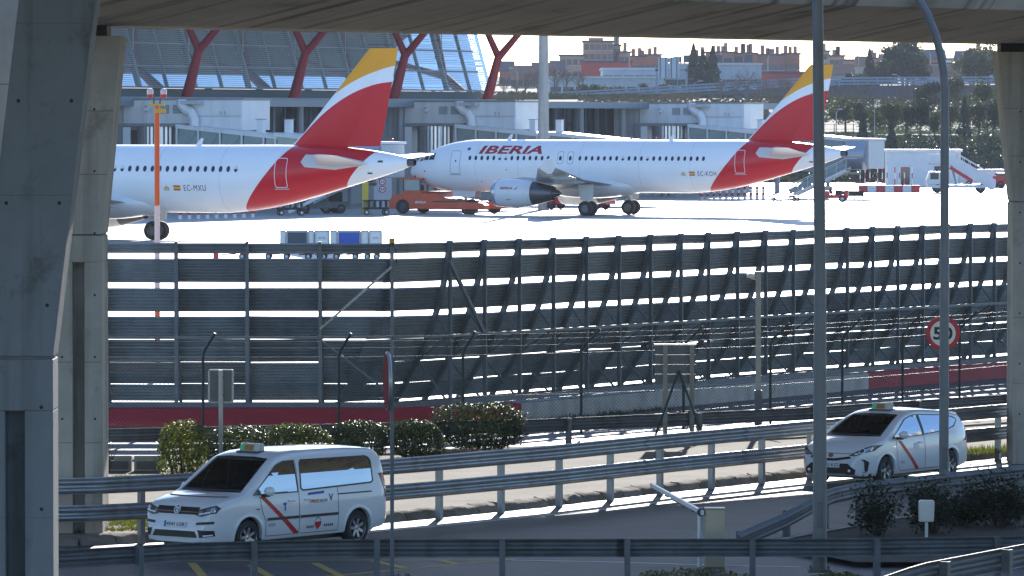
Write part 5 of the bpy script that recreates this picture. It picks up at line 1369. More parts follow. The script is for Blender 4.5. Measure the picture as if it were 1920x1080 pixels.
# ---- van
fw = Vector((-.632,-.775,0)); rzv = math.atan2(fw.y, fw.x)
lf = Vector(((459 - 960) * 95.9 / F, 95.9, 0)); leftv = Vector((-fw.y, fw.x, 0))
vc = lf - leftv * .80 - fw * 1.44
hl = [(.47,.75), (.60,.735), (.82,.80), (.845,.885), (.80,.925), (.62,.88), (.48,.845)]
vlogo = [line((-.05,.045),(-.012,-.05),.016), line((.05,.045),(.012,-.05),.016), line((-.026,.05),(0,.0),.014), line((.026,.05),(0,.0),.014), line((-.02,-.052),(0,-.02),.012), line((.02,-.052),(0,-.02),.012)]
ringo, _ = outline(ell(0,.842,.078,.078,24), .014)
van = dict(label='white passenger van taxi with red diagonal door stripe at lower left', loc=(vc.x, vc.y, ROAD), rz=rzv, L=4.88, W=1.80,
  top=[(-2.44,.86), (-2.42,1.02), (-2.38,1.35), (-2.31,1.62), (-2.2,1.735), (-2.0,1.775), (-1.2,1.81), (-.3,1.815), (.25,1.785), (.58,1.70), (.75,1.60), (1.0,1.43), (1.3,1.23), (1.50,1.105), (1.56,1.085), (1.8,1.05), (2.05,.995), (2.22,.94), (2.30,.885), (2.36,.78), (2.41,.62), (2.44,.50)],
  bot=[(-2.44,.42), (-2.3,.30), (-1.8,.24), (1.9,.22), (2.3,.22), (2.44,.27)],
  plan=[(-2.44,.90), (-2.36,.955), (-2.2,.985), (-1.7,1.0), (1.3,1.0), (1.7,.992), (2.0,.97), (2.2,.925), (2.32,.86), (2.40,.78), (2.44,.70)],
  side=[(.2,.93), (.35,.975), (.55,1.0), (.75,1.0), (.95,.992), (1.08,.965), (1.3,.925), (1.5,.885), (1.7,.835), (1.85,.79)],
  rad=[(-2.44,.06), (-2.2,.10), (-1.5,.13), (.4,.13), (.9,.05), (1.5,.05), (1.7,.10), (2.2,.10), (2.44,.06)],
  crown=[(-2.44,.01), (-2.0,.03), (.3,.03), (.8,.055), (1.4,.07), (1.6,.05), (2.1,.045), (2.3,.03), (2.44,.0)],
  cabin=(-2.28,1.42), side_open=[[(1.26,1.10), (.60,1.555), (.38,1.62), (.13,1.625), (.11,1.10)], [(-.06,1.62), (-.02,1.12), (-1.98,1.16), (-1.98,1.55), (-1.9,1.615)]],
  side_glass=[[(1.32,1.07), (.62,1.585), (.40,1.65), (.10,1.655), (.08,1.07)], [(-.03,1.60), (-.08,1.655), (-1.88,1.645), (-1.98,1.61), (-2.03,1.54), (-2.03,1.17), (-1.97,1.13), (-.05,1.085), (.01,1.13)]],
  end_open=[([(-.68,1.17), (.68,1.17), (.58,1.66), (-.58,1.66)], .35, 1.62), ([(-.58,1.16), (.58,1.16), (.5,1.56), (-.5,1.56)], -2.7, -2.2)],
  end_glass=[([(-.72,1.125), (.72,1.125), (.61,1.69), (.3,1.715), (-.3,1.715), (-.61,1.69)], 1, 'windshield'), ([(-.62,1.13), (.62,1.13), (.54,1.59), (-.54,1.59)], -1, 'rear_window')],
  axles=(1.44,-1.566), arch=.375, wr=.325, spokes=7, twin=False, seat=.15, cowl=1.45, mirror=(1.02,1.08), sign=.38,
  decals=[('grille', [[(-.50,.765), (.50,.765), (.50,.895), (-.50,.895)]], 'F', m_blackp, .010), ('grille_bar', [[(-.50,.80), (.50,.80), (.50,.812), (-.50,.812)]], 'F', m_chrome, .02), ('emblem', ringo + [[(a, b + .842) for a, b in q] for q in vlogo], 'F', m_lampclear, .034), ('emblem_back', [ell(0,.842,.075,.075,24)], 'F', m_dark, .026),
    ('headlight', [hl], 'F', m_lamp, .008), ('headlight', [mirY(hl)], 'F', m_lamp, .008), ('headlight_rim', outline(hl, .02)[0], 'F', m_dark, .014), ('headlight_rim', outline(mirY(hl), .02)[0], 'F', m_dark, .014), ('daytime_light', [[(.53,.762), (.76,.80), (.76,.825), (.53,.785)]], 'F', m_lampclear, .016), ('daytime_light', [mirY([(.53,.762), (.76,.80), (.76,.825), (.53,.785)])], 'F', m_lampclear, .016), ('projector_lens', [ell(.63,.83,.035,.035,14)], 'F', m_dark, .016), ('projector_lens', [ell(-.63,.83,.035,.035,14)], 'F', m_dark, .016),
    ('lower_intake', [[(-.54,.36), (.54,.36), (.48,.475), (-.48,.475)]], 'F', m_blackp, .010), ('fog_recess', [[(.60,.36), (.80,.39), (.80,.49), (.55,.50)]], 'F', m_blackp, .010), ('fog_recess', [mirY([(.60,.36), (.80,.39), (.80,.49), (.55,.50)])], 'F', m_blackp, .010), ('fog_lamp', [[(.66,.385), (.78,.40), (.78,.425), (.66,.41)]], 'F', m_lampclear, .018), ('bumper_strip', [[(.50,.585), (.80,.61), (.80,.655), (.50,.63)]], 'F', m_blackp, .012), ('bumper_strip', [mirY([(.50,.585), (.80,.61), (.80,.655), (.50,.63)])], 'F', m_blackp, .012),
    ('number_plate', [[(-.26,.53), (.26,.53), (.26,.635), (-.26,.635)]], 'F', m_plate, .02), ('plate_band', [[(-.26,.53), (-.215,.53), (-.215,.635), (-.26,.635)]], 'F', m_bluep, .024), 
    ('red_stripe', [[(1.13,1.03), (1.0,1.03), (.07,.33), (.22,.33)]], 'L', m_stripe, .006), ('side_moulding', [[(.96,.60), (.10,.60), (.10,.65), (.96,.65)], [(.06,.60), (-.98,.60), (-.98,.65), (.06,.65)]], 'L', m_blackp, .014),
    ('panel_gap', [line((1.14,1.05),(1.10,.80),.011), line((1.10,.80),(1.0,.60),.011), line((1.0,.60),(.98,.32),.011), line((.98,.32),(.08,.32),.011), line((.08,.32),(.07,1.66),.011)], 'L', m_seam, .004), ('panel_gap', [line((-1.0,.34),(-1.0,1.10),.011), line((.04,.32),(-1.0,.32),.011)], 'L', m_seam, .004), ('sliding_rail', [line((-1.0,.98),(-1.95,.98),.025)], 'L', m_blackp, .008), ('hood_gap', [line((-.70,1.06),(.70,1.06),.012)], 'F', m_seam, .005),
    ('fuel_flap', [outline(rrect(-1.78,-1.58,.78,.96,.03), .008)[0][i] for i in range(20)], 'R', m_seam, .004), ('blue_sticker', [[(-.18,1.0), (-.62,1.015), (-.62,1.06), (-.18,1.045)]], 'L', m_bluep, .007), ('side_marker', [[(1.30,.83), (1.17,.80), (1.17,.83)]], 'L', m_blackp, .008),
    ('pin_logo', [[(-.34,.50), (-.52,.50), (-.51,.44), (-.43,.36), (-.35,.44)]], 'L', m_stripe, .007), ('pin_outline', outline([(-.34,.50), (-.37,.565), (-.43,.59), (-.49,.565), (-.52,.50)], .012)[0], 'L', m_dark, .007),
    ('small_print', [[(-.12 - .055*i,.40), (-.155 - .055*i,.40), (-.155 - .055*i,.445), (-.12 - .055*i,.445)] for i in range(4)] + [[(-.60 - .055*i,.41), (-.635 - .055*i,.41), (-.635 - .055*i,.455), (-.60 - .055*i,.455)] for i in range(5)], 'L', m_dark, .007), ('licence_number', [[(.93 - .05*i,.49), (.895 - .05*i,.49), (.895 - .05*i,.545), (.93 - .05*i,.545)] for i in range(4)], 'L', m_greyline, .007), ('crest_mark', [[(.52,.86), (.43,.86), (.43,.90), (.52,.90)], [(.49,.75), (.455,.75), (.455,.86), (.49,.86)]], 'L', m_bluep, .007),
    ('tail_lamp', [[(.72,.85), (.86,.85), (.82,1.3), (.72,1.3)]], 'B', m_tail, .012), ('tail_lamp', [[(-.72,.85), (-.86,.85), (-.82,1.3), (-.72,1.3)]], 'B', m_tail, .012)],
  texts=[('plate_number', '4541 LGR', .012, (-.20,.245,.553,.615), 'F', m_dark, .026), ('company_text', 'FREE', .02, (.22,.47,.855,.915), 'L', m_stripe, .008), ('company_text', 'NOW', .01, (.49,.70,.855,.915), 'L', m_dark, .008), ('company_text', 'V', .01, (.74,.86,.87,1.0), 'L', m_dark, .008)])
vt, vside, vfront = car(van)
for x_ in (.30, -.16):
    p = vside(x_, .93, 0); MB().box(x_ - .09, x_ + .09, p.y - .01, p.y + .035, .91, .945).build('door_handle', m_carw, vt, bevel=.012)
MB().box(.75, .95, .1, .12, 1.01, 1.10).build('permit_card', m_white, vt)
# ---- hatchback
fw2 = Vector((-.568,-.823,0)); rz2 = math.atan2(fw2.y, fw2.x); left2 = Vector((-fw2.y, fw2.x, 0))
lf2 = Vector(((1658 - 960) * 114.5 / F, 114.5, 0)); pc = lf2 - left2 * .80 - fw2 * 1.395
ph = [(.44,.655), (.62,.655), (.83,.76), (.855,.87), (.80,.865), (.60,.745)]
pri = dict(label='white low hatchback taxi with green roof light behind the lamp posts at right', loc=(pc.x, pc.y, ROAD), rz=rz2, L=4.645, W=1.775,
  top=[(-2.32,.74), (-2.30,.90), (-2.24,1.02), (-2.16,1.16), (-2.06,1.30), (-1.98,1.385), (-1.7,1.435), (-1.0,1.51), (-.35,1.545), (.1,1.515), (.35,1.455), (.7,1.315), (1.1,1.125), (1.32,1.025), (1.4,.995), (1.7,.93), (1.95,.865), (2.1,.80), (2.2,.72), (2.27,.60), (2.32,.46)],
  bot=[(-2.32,.40), (-2.15,.28), (-1.7,.20), (1.9,.19), (2.2,.20), (2.32,.26)],
  plan=[(-2.32,.80), (-2.24,.88), (-2.05,.95), (-1.6,.99), (1.0,1.0), (1.5,.985), (1.8,.955), (2.0,.905), (2.15,.83), (2.25,.74), (2.32,.62)],
  side=[(.2,.94), (.35,.985), (.55,1.0), (.72,.99), (.9,.975), (1.0,.945), (1.15,.89), (1.3,.82), (1.45,.745), (1.58,.67)],
  rad=[(-2.32,.06), (-2.0,.10), (-1.5,.12), (.2,.11), (.7,.05), (1.3,.05), (1.5,.10), (2.0,.10), (2.32,.06)],
  crown=[(-2.32,.01), (-1.9,.03), (.2,.035), (.7,.06), (1.3,.085), (1.45,.06), (1.9,.05), (2.2,.02), (2.32,.0)],
  cabin=(-2.05,1.22), side_open=[[(1.02,1.01), (.36,1.345), (.06,1.41), (-.16,1.425), (-.20,1.035)], [(-.27,1.42), (-.27,1.045), (-1.22,1.085), (-1.22,1.36)]],
  side_glass=[[(1.14,.975), (.38,1.375), (.06,1.445), (-.20,1.455), (-.235,1.0)], [(-.235,1.45), (-.235,1.01), (-1.26,1.05), (-1.26,1.40)], [(-1.29,1.395), (-1.29,1.06), (-1.62,1.12), (-1.86,1.27), (-1.70,1.34)]],
  end_open=[([(-.62,1.08), (.62,1.08), (.52,1.43), (-.52,1.43)], .2, 1.5), ([(-.5,1.06), (.5,1.06), (.45,1.28), (-.45,1.28)], -2.6, -1.9)],
  end_glass=[([(-.68,1.035), (.68,1.035), (.55,1.455), (.25,1.475), (-.25,1.475), (-.55,1.455)], 1, 'windshield'), ([(-.55,1.03), (.55,1.03), (.48,1.31), (-.48,1.31)], -1, 'rear_window')],
  axles=(1.395,-1.385), arch=.355, wr=.315, spokes=5, twin=True, seat=.02, cowl=1.22, mirror=(.86,1.0), sign=.12,
  decals=[('upper_slot', [[(-.50,.60), (-.12,.545), (.12,.545), (.50,.60), (.48,.645), (.10,.595), (-.10,.595), (-.48,.645)]], 'F', m_blackp, .010), ('emblem', [ell(0,.655,.06,.04,20)], 'F', m_chrome, .018), ('emblem_bar', outline(ell(0,.655,.045,.03,16), .01)[0], 'F', m_dark, .024),
    ('lower_intake', [[(-.60,.27), (.60,.27), (.62,.36), (.46,.49), (-.46,.49), (-.62,.36)]], 'F', m_blackp, .010), ('headlight', [ph], 'F', m_lamp, .010), ('headlight', [mirY(ph)], 'F', m_lamp, .010), ('headlight_rim', outline(ph, .018)[0], 'F', m_blackp, .015), ('headlight_rim', outline(mirY(ph), .018)[0], 'F', m_blackp, .015), ('projector_lens', [ell(.70,.755,.04,.04,16)], 'F', m_dark, .018), ('projector_lens', [ell(-.70,.755,.04,.04,16)], 'F', m_dark, .018), ('projector_ring', outline(ell(.70,.755,.05,.05,16), .012)[0], 'F', m_lampclear, .02), ('daytime_light', [[(.58,.672), (.66,.69), (.66,.71), (.58,.70)]], 'F', m_lampclear, .018),
    ('side_vent', [[(.745,.33), (.775,.33), (.80,.52), (.755,.58), (.70,.59), (.745,.53)]], 'F', m_blackp, .010), ('side_vent', [mirY([(.745,.33), (.775,.33), (.80,.52), (.755,.58), (.70,.59), (.745,.53)])], 'F', m_blackp, .010), ('fog_lamp', [ell(.50,.345,.035,.03,12)], 'F', m_lampclear, .02), ('fog_lamp', [ell(-.50,.345,.035,.03,12)], 'F', m_lampclear, .02),
    ('number_plate', [[(-.26,.405), (.26,.405), (.26,.51), (-.26,.51)]], 'F', m_plate, .022), ('plate_band', [[(-.26,.405), (-.215,.405), (-.215,.51), (-.26,.51)]], 'F', m_bluep, .026),
    ('red_stripe', [[(.90,.93), (.78,.935), (.0,.28), (.14,.28)]], 'L', m_stripe, .006), ('panel_gap', [line((.98,.96),(.93,.40),.011), line((.93,.40),(.80,.28),.011), line((.80,.28),(-.22,.28),.011), line((-.24,.28),(-.24,1.0),.011)], 'L', m_seam, .004), ('panel_gap', [line((-1.30,1.06),(-1.22,.75),.011), line((-1.22,.75),(-1.02,.50),.011), line((-1.0,.28),(-.24,.28),.011)], 'L', m_seam, .004), ('pillar_trim', [[(-.18,1.43), (-.20,1.01), (-.27,1.01), (-.27,1.43)]], 'L', m_blackp, .012), ('pillar_trim', [[(-1.24,1.38), (-1.24,1.06), (-1.31,1.06), (-1.31,1.38)]], 'L', m_blackp, .012),
    ('hood_gap', [line((-.60,.70),(.60,.70),.010)], 'F', m_seam, .006), ('badge', [[(1.12,.80), (1.0,.80), (1.0,.825), (1.12,.825)]], 'L', m_chrome, .007), ('licence_number', [[(.82 - .045*i,.44), (.79 - .045*i,.44), (.79 - .045*i,.49), (.82 - .045*i,.49)] for i in range(4)], 'L', m_greyline, .007), ('door_sticker', [[(.22,.72), (.02,.72), (.02,.86), (.22,.86)]], 'L', m_plate, .006),
    ('tail_lamp', [[(.58,.80), (.84,.80), (.72,1.12), (.60,1.10)]], 'B', m_tail, .012), ('tail_lamp', [[(-.58,.80), (-.84,.80), (-.72,1.12), (-.60,1.10)]], 'B', m_tail, .012)],
  texts=[('plate_number', '8142 KZS', .012, (-.20,.245,.428,.49), 'F', m_dark, .028)])
pt_, pside, pfront = car(pri)
for x_ in (-.05, -1.05):
    p = pside(x_, .86, 0); MB().box(x_ - .09, x_ + .09, p.y - .01, p.y + .03, .845, .875).build('door_handle', m_carw, pt_, bevel=.012)
MB().prism([(-2.17,-.56,1.36), (-1.9,-.56,1.41), (-1.9,-.56,1.44), (-2.17,-.56,1.385)], (0,1.12,0)).build('spoiler', m_carw, pt_, bevel=.01)
MB().tube([(-1.35,0,1.49), (-1.5,0,1.66)], .006, 6).build('antenna', m_blackp, pt_); MB().box(-1.42,-1.28,-.04,.04,1.49,1.52).build('antenna_base', m_blackp, pt_)
# ================================================================== street furniture
def lamp_post(label, px, d, z1, r0, r1, arm=None):
    x = (px - 960) * d / F; zg = -.42
    t = thing('lamp_post', label, 'lamp post', (x, d, zg), group='lamp posts')
    m = mat('lamp_post_steel', (.20,.21,.22), .5, metal=.3, var=.2, vs=1.5, streak=.25, sv=3)
    if not arm:
        pts = [(0,0,0), (0,0,1.0), (-.0,0,5), (-.08,0,z1)]; rs = [r0, r0*.98, lerp(r0, r1, .5), r1]
    else:
        pts = [(0,0,0), (0,0,1.0), (0,0,4), (0,0,arm)] + [(-.02,0,arm + .35), (-.09,0,arm + .75), (-.20,0,arm + 1.15), (-.36,0,arm + 1.55), (-.58,0,arm + 1.92), (-1.0,0,arm + 2.35), (-1.6,0,arm + 2.7)]
        rs = [r0, r0, r0*.95, lerp(r0, r1, .6)] + [lerp(r0, r1, .65 + .05*k) for k in range(7)]
    MB().tube(pts, rs, 16).build('pole', m, t, smooth=40)
    MB().box(-.2,.2,-.2,.2,-.02,.03).build('base_plate', m_galv_old_shade, t)
    for sx in (-.15, .15):
        for sy in (-.15, .15): MB().tube([(sx,sy,.03), (sx,sy,.09)], .018, 6).build('bolt', m_galv_old_shade, t)
    MB().box(-.05,.05,-r0 - .012,-r0 + .01,.75,1.2).build('hatch', m_galv_old_shade, t)
    e = Vector(pts[-1])
    if arm: MB().box(e.x - .75, e.x + .05, -.14, .14, e.z - .03, e.z + .12).build('lantern', m_galv, t, bevel=.04)
    else: MB().box(-.85, .05, -.14, .14, z1 - .02, z1 + .14).build('lantern', m_galv, t, bevel=.04)
    return t
lamp_post('straight grey lamp post standing in front of the hatchback taxi bonnet', 1538, 91.6, 12.5, .125, .085)
lamp_post('grey lamp post with curved top in front of the hatchback rear', 1771, 107.0, 10, .098, .075, arm=8.35)
# 50 sign behind the curved lamp post
q = at(1768, 625, 139.5)
round_sign((q.x, 139.5, q.z), .45, '50', 'round red-rimmed 50 speed limit sign half hidden by the curved lamp post', post=2.2, bold=.03)
# round sign seen edge-on, bottom to top in front of the van tail
q = at(727, 715, 87.6); ttt = thing('road_sign', 'round red road sign seen edge-on on a thin post right of the van', 'sign', (q.x, 87.6, -.5), R(-83))
zc = q.z + .5
MB().lathe([(0,.03), (.47,.03), (.49,.015), (.49,-.015), (.47,-.03), (0,-.03)], (0,0,zc), 'y', 40).build('plate', m_galv, ttt)
MB().lathe([(0,-.034), (.46,-.034), (.46,-.028)], (0,0,zc), 'y', 40).build('face', mat('sign_face_dull_red', (.22,.008,.02), .8, spec=.1), ttt)
MB().lathe([(0,.034), (.46,.034), (.46,.028)], (0,0,zc), 'y', 40).build('rear_face', m_galv, ttt)
MB().box(-.03,.03,.04,.10,0,zc + .4).build('post', m_galv_old_shade, ttt); 
for zz in (zc - .2, zc + .2): MB().box(-.12,.12,.035,.05,zz - .03,zz + .03).build('clamp', m_galv, ttt)
# rectangular sign back on a post behind the bushes
q = at(414, 724, 117.5); t = thing('road_sign', 'rectangular grey sign seen from behind above the bushes left of the van roof', 'sign', (q.x, 117.5, -.34)); zc = q.z + .34
MB().prism([(a, .0, b + zc) for a, b in rrect(-.285, .285, -.37, .37, .05)], (0,.025,0)).build('plate', m_galv, t)
for s in (-1, 1): MB().box(s*.15 - .09, s*.15 + .09, -.012, .0, zc - .34, zc + .34).build('stiffener', m_galv_old_shade, t)
MB().box(-.045,.045,-.09,-.013,0,zc + .36).build('post', m_galv, t)
for dz in (-.2, .2): MB().box(-.2,.2,-.03,-.013,zc + dz - .02,zc + dz + .02).build('clamp', m_galv_old_shade, t)
# information board back on two posts with props
q = at(1266, 683, 127.5); t = thing('sign_board', 'wide grey sign board seen from behind on two braced posts in the middle', 'sign', (q.x, 127.5, -.34)); zc = q.z + .34
for i in range(4): MB().box(-.49,.49,.0,.03,zc - .46 + i*.232,zc - .235 + i*.232).build('slat', m_galv_old_shade, t)
MB().box(-.51,.51,-.005,.035,zc + .468,zc + .49).build('top_edge', m_galv, t)
for s in (-.24, .40): MB().box(s - .055, s + .055, -.09, -.002, 0, zc + .46).build('post', mat('post_beige', (.30,.29,.26), .6, var=.2, streak=.2, sv=4), t)
m_prop = m_green_post
for s in (-1, 1): MB().tube([(.08 + s*.0,-.16,zc - .15), (.08 + s*.62,-.5,.02)], .028, 8).build('prop', m_prop, t)
# camera pole
q = at(1422, 509, 131); t = thing('camera_pole', 'pale square pole with a small white security camera near its top', 'pole', (q.x, 131, -.34)); zt = q.z + .34
MB().box(-.065,.065,-.065,.065,0,zt).build('pole', mat('pole_pale', (.42,.42,.40), .6, var=.2, streak=.25, sv=4), t)
MB().box(-.09,.09,-.09,.09,0,1.05).build('pole_sleeve', m_galv_old_shade, t)
c_ = MB().box(-.30,-.08,-.06,.06,zt - .16,zt - .05).build('camera', m_white, t, bevel=.02); MB().box(-.32,-.30,-.05,.05,zt - .15,zt - .06).build('lens', m_black, c_)
MB().tube([(-.06,0,zt - .2), (-.2,0,zt - .16)], .02, 6).build('bracket', m_white, t)
# parking barrier: cabinet, post and white boom
g = G(1340, 1063, ROAD); d0 = g.y; t = thing('barrier_cabinet', 'beige metal barrier cabinet behind the bottom guardrail', 'cabinet', (g.x, d0, ROAD))
MB().box(-.17,.17,-.15,.15,0,1.02).build('body', mat('cabinet_beige', (.42,.36,.27), .4, metal=.5, var=.12), t, bevel=.012)
MB().box(-.18,.18,-.16,.16,1.02,1.045).build('lid', mat('cabinet_lid', (.5,.44,.35), .4, metal=.4), t, bevel=.01)
MB().box(-.12,.12,-.154,-.15,.2,.9).build('door', mat('cabinet_beige', (0,0,0)), t)
m_boom = mat('boom_white', (.72,.74,.78), .35)
g2 = Vector(((1312 - 960) * d0 / F, d0, ROAD)); t = thing('boom_barrier', 'white boom barrier arm reaching over the road left of the beige cabinet', 'barrier', g2)
zb = at(1316, 960, d0).z - ROAD; e = G(1221, 909, zb + ROAD)
MB().tube([(0,0,0), (0,0,zb - .02)], .035, 10).build('post', m_boom, t); MB().lathe([(0,-.09), (.075,-.09), (.075,.09), (0,.09)], (.03,0,zb), 'y', 14).build('pivot', m_dark, t)
arm = Vector((e.x - g2.x, e.y - g2.y, 0)); MB().bar((.05,-.2,zb), (arm.x, arm.y, zb), .05, .085).build('arm', m_boom, t, bevel=.01)
for k in range(5):
    a_ = arm * (.12 + k*.17); MB().bar((a_.x, a_.y, zb - .05), (a_.x + arm.x*.06, a_.y + arm.y*.06, zb - .05), .045, .016).build('rubber_edge', m_dark, t)
# white utility box on a post
g = G(1737, 1015, -.4); t = thing('utility_box', 'white plastic utility box on a short post among the dark shrubs', 'box', (g.x, g.y, -.4))
MB().box(-.028,.028,-.02,.02,0,.42).build('post', mat('pvc_white', (.66,.65,.60), .4), t); MB().prism([(-.14,-.08,.36), (.13,-.08,.36), (.145,-.08,.72), (.13,-.08,.76), (-.13,-.08,.76), (-.145,-.08,.72)], (0,.16,0)).build('box', mat('pvc_white', (0,0,0)), t, bevel=.02)
MB().box(-.11,.11,-.09,-.08,.40,.70).build('lid', mat('pvc_white', (0,0,0)), t)
# low concrete kerb wall by the left bushes
for px0, px1, lab in ((150, 246, 'long low concrete block left of the leafy bush'), (251, 310, 'short low concrete block next to the leafy bush')):
    a = G(px0, 884, -.34); b = G(px1, 884, -.34); t = thing('concrete_block', lab, 'block', a, 0, 'concrete blocks'); L = b.x - a.x
    MB().prism([(.0,.02,0), (L,.02,0), (L,.06,.34), (0,.06,.34)], (0,.3,0)).build('block', m_concrete, t, bevel=.02); MB().box(.06,L - .06,.0,.018,.05,.22).build('recess_band', m_concrete_dk, t)

# ================================================================== bushes
def leaf_mat(name, c, tr=.25, rough=.35):
    return mat(name, c, max(rough, .42), var=.55, vs=5, trans=tr, spec=.4)
m_lf1 = leaf_mat('leaf_yellow_green', (.11,.13,.02), .35); m_lf2 = leaf_mat('leaf_dark_green', (.035,.055,.02), .2, .28); m_lf3 = leaf_mat('leaf_mid_green', (.06,.08,.022), .25, .3); m_lfr = leaf_mat('leaf_reddish', (.16,.03,.015), .3)
m_twig = mat('twig', (.09,.065,.045), .9, var=.3)
def leaf(mb, p, n, size, r, mi=0):
    n = n.normalized(); u = n.orthogonal().normalized(); a = r.uniform(0, 6.28); v = n.cross(u)
    d = u * math.cos(a) + v * math.sin(a); e = n.cross(d)
    s = size * r.choice((.5,.7,.9,1.0,1.2,1.6))
    mb.add([p - d*s*.5, p + e*s*.28 + n*s*.06, p + d*s*.5, p - e*s*.28 + n*s*.06], [(0,1,2,3)], mi)
def bush(px, py, w, h, dep, n, label, mats, name='shrub', size=.055, zg=-.34, boxy=3.0, open_=.12, seed=1, shape=None, Y=None):
    r = random.Random(seed); g = G(px, py, zg) if Y is None else Vector(((px - 960) * Y / F, Y, zg))
    t = thing(name, label, 'bush', g, 0, 'clipped bushes')
    mb = MB(); c = Vector((0, 0, h * .52))
    lob = [Vector((r.gauss(0,1), r.gauss(0,1), r.gauss(0,1))).normalized() for _ in range(14)]; la = [r.uniform(-.16, .18) for _ in lob]
    k = 0; n = int(n * 1.9)
    while k < n:
        d = Vector((r.gauss(0,1), r.gauss(0,1), r.gauss(0,1))).normalized()
        e = boxy; q = (abs(d.x)**e + abs(d.y)**e + abs(d.z)**e) ** (-1/e)
        bump = 1 + sum(a * max(0, d.dot(l))**4 for a, l in zip(la, lob)) + noise.noise(d * 4 + Vector((seed, 0, 0))) * .16 + noise.noise(d * 11 + Vector((seed, 3, 0))) * .10
        dep_ = 1 - abs(r.gauss(0, open_))
        p = c + Vector((d.x*q*w/2, d.y*q*dep/2, d.z*q*h*.5)) * bump * dep_
        if p.z < .02: continue
        nn = (d + Vector((r.gauss(0,.6), r.gauss(0,.6), r.gauss(0,.6) + .25)))
        leaf(mb, p, nn, size, r, r.choices(range(len(mats)), [6] + [1]*(len(mats) - 1))[0]); k += 1
    o = mb.build('foliage', mats, t); o['kind'] = 'stuff'
    st = MB()
    for i in range(9):
        a = Vector((r.uniform(-.25,.25)*w, r.uniform(-.2,.2)*dep, 0)); b = Vector((a.x*1.6, a.y*1.5, h*r.uniform(.6,.85)))
        st.tube([a, a.lerp(b, .5) + Vector((r.uniform(-.05,.05), 0, 0)), b], [.02,.014,.006], 5)
    st.build('stems', m_twig, t)['kind'] = 'stuff'
    return t
bush(345, 890, 1.08, 1.12, .95, 3200, 'leafy yellow-green bush at the left end of the row', [m_lf1, m_lf2], seed=3, boxy=2.6, open_=.2)
bush(440, 876, 1.5, .85, 1.1, 3600, 'dark clipped bush behind the van bonnet', [m_lf2, m_lf1], seed=4)
bush(556, 868, 1.45, .90, 1.1, 3600, 'mid green clipped bush behind the van roof sign', [m_lf3, m_lf1], seed=5)
bush(668, 862, 1.35, .88, 1.1, 3600, 'glossy clipped bush behind the rear roof of the van', [m_lf2, m_lf3], seed=6)
bush(782, 858, 1.25, .85, 1.1, 3400, 'small clipped bush left of the biggest round bush', [m_lf2, m_lf3], seed=7)
bush(903, 842, 2.05, 1.0, 1.3, 5200, 'biggest dark rounded clipped bush at the right end of the row', [m_lf2, m_lf3], seed=8, boxy=3.2)
# sparse twiggy shrub beside the far left pillar
r = random.Random(5); g = G(200, 888, -.34); t = thing('bare_shrub', 'small twiggy bare shrub beside the far left pillar', 'shrub', g)
mb = MB()
for i in range(26):
    a = Vector((r.uniform(-.04,.04), 0, 0)); p = a; pts = [p]; d = Vector((r.gauss(0,.25), r.gauss(0,.25), 1)).normalized()
    for k in range(4): p = p + d * r.uniform(.12,.2); d = (d + Vector((r.gauss(0,.25), r.gauss(0,.25), .05))).normalized(); pts.append(p)
    mb.tube(pts, [.012,.009,.006,.004,.002], 4)
mb.build('twigs', m_twig, t)['kind'] = 'stuff'
mb = MB()
for i in range(160): leaf(mb, Vector((r.gauss(0,.11), r.gauss(0,.11), r.uniform(.2,.75))), Vector((r.gauss(0,1), r.gauss(0,1), 1)), .05, r)
mb.build('leaves', m_lf2, t)['kind'] = 'stuff'
# shaded shrubs of the right planter: stems with separate leaf clusters
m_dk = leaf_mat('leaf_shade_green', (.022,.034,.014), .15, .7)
def open_shrub(px, py, w, h, n, label, seed, lob=14):
    r = random.Random(seed); g = G(px, py, -.4); t = thing('open_shrub', label, 'bush', g, 0, 'shaded planter shrubs')
    st = MB(); mb = MB()
    for i in range(lob):
        a = r.uniform(0, 6.28); q = math.sqrt(r.random()) * w * .5; hh = h * r.uniform(.35, 1.0) * (1 - .35*(q/(w*.5))**2)
        tip = Vector((math.cos(a)*q, math.sin(a)*q*.8, hh)); st.tube([(tip.x*.2, tip.y*.2, 0), (tip.x*.6, tip.y*.6, hh*.5), tip], [.018,.012,.005], 5)
        for k in range(n // lob):
            u = r.uniform(.35, 1.05); c = Vector((tip.x*(.2 + .8*u), tip.y*(.2 + .8*u), hh*u)); sp_ = .10 + .05*r.random()
            leaf(mb, c + Vector((r.gauss(0,sp_), r.gauss(0,sp_), r.gauss(0,sp_*.9))), Vector((r.gauss(0,.7), r.gauss(0,.7), 1)), .075, r)
    mb.build('foliage', m_dk, t)['kind'] = 'stuff'; st.build('stems', m_twig, t)['kind'] = 'stuff'
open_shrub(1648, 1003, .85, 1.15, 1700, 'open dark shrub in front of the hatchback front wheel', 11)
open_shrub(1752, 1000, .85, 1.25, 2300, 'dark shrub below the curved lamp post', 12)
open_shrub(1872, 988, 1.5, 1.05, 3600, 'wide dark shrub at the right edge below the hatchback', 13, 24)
open_shrub(1800, 985, 1.1, .75, 2000, 'low dark shrub between the two taller shaded shrubs', 14, 16)
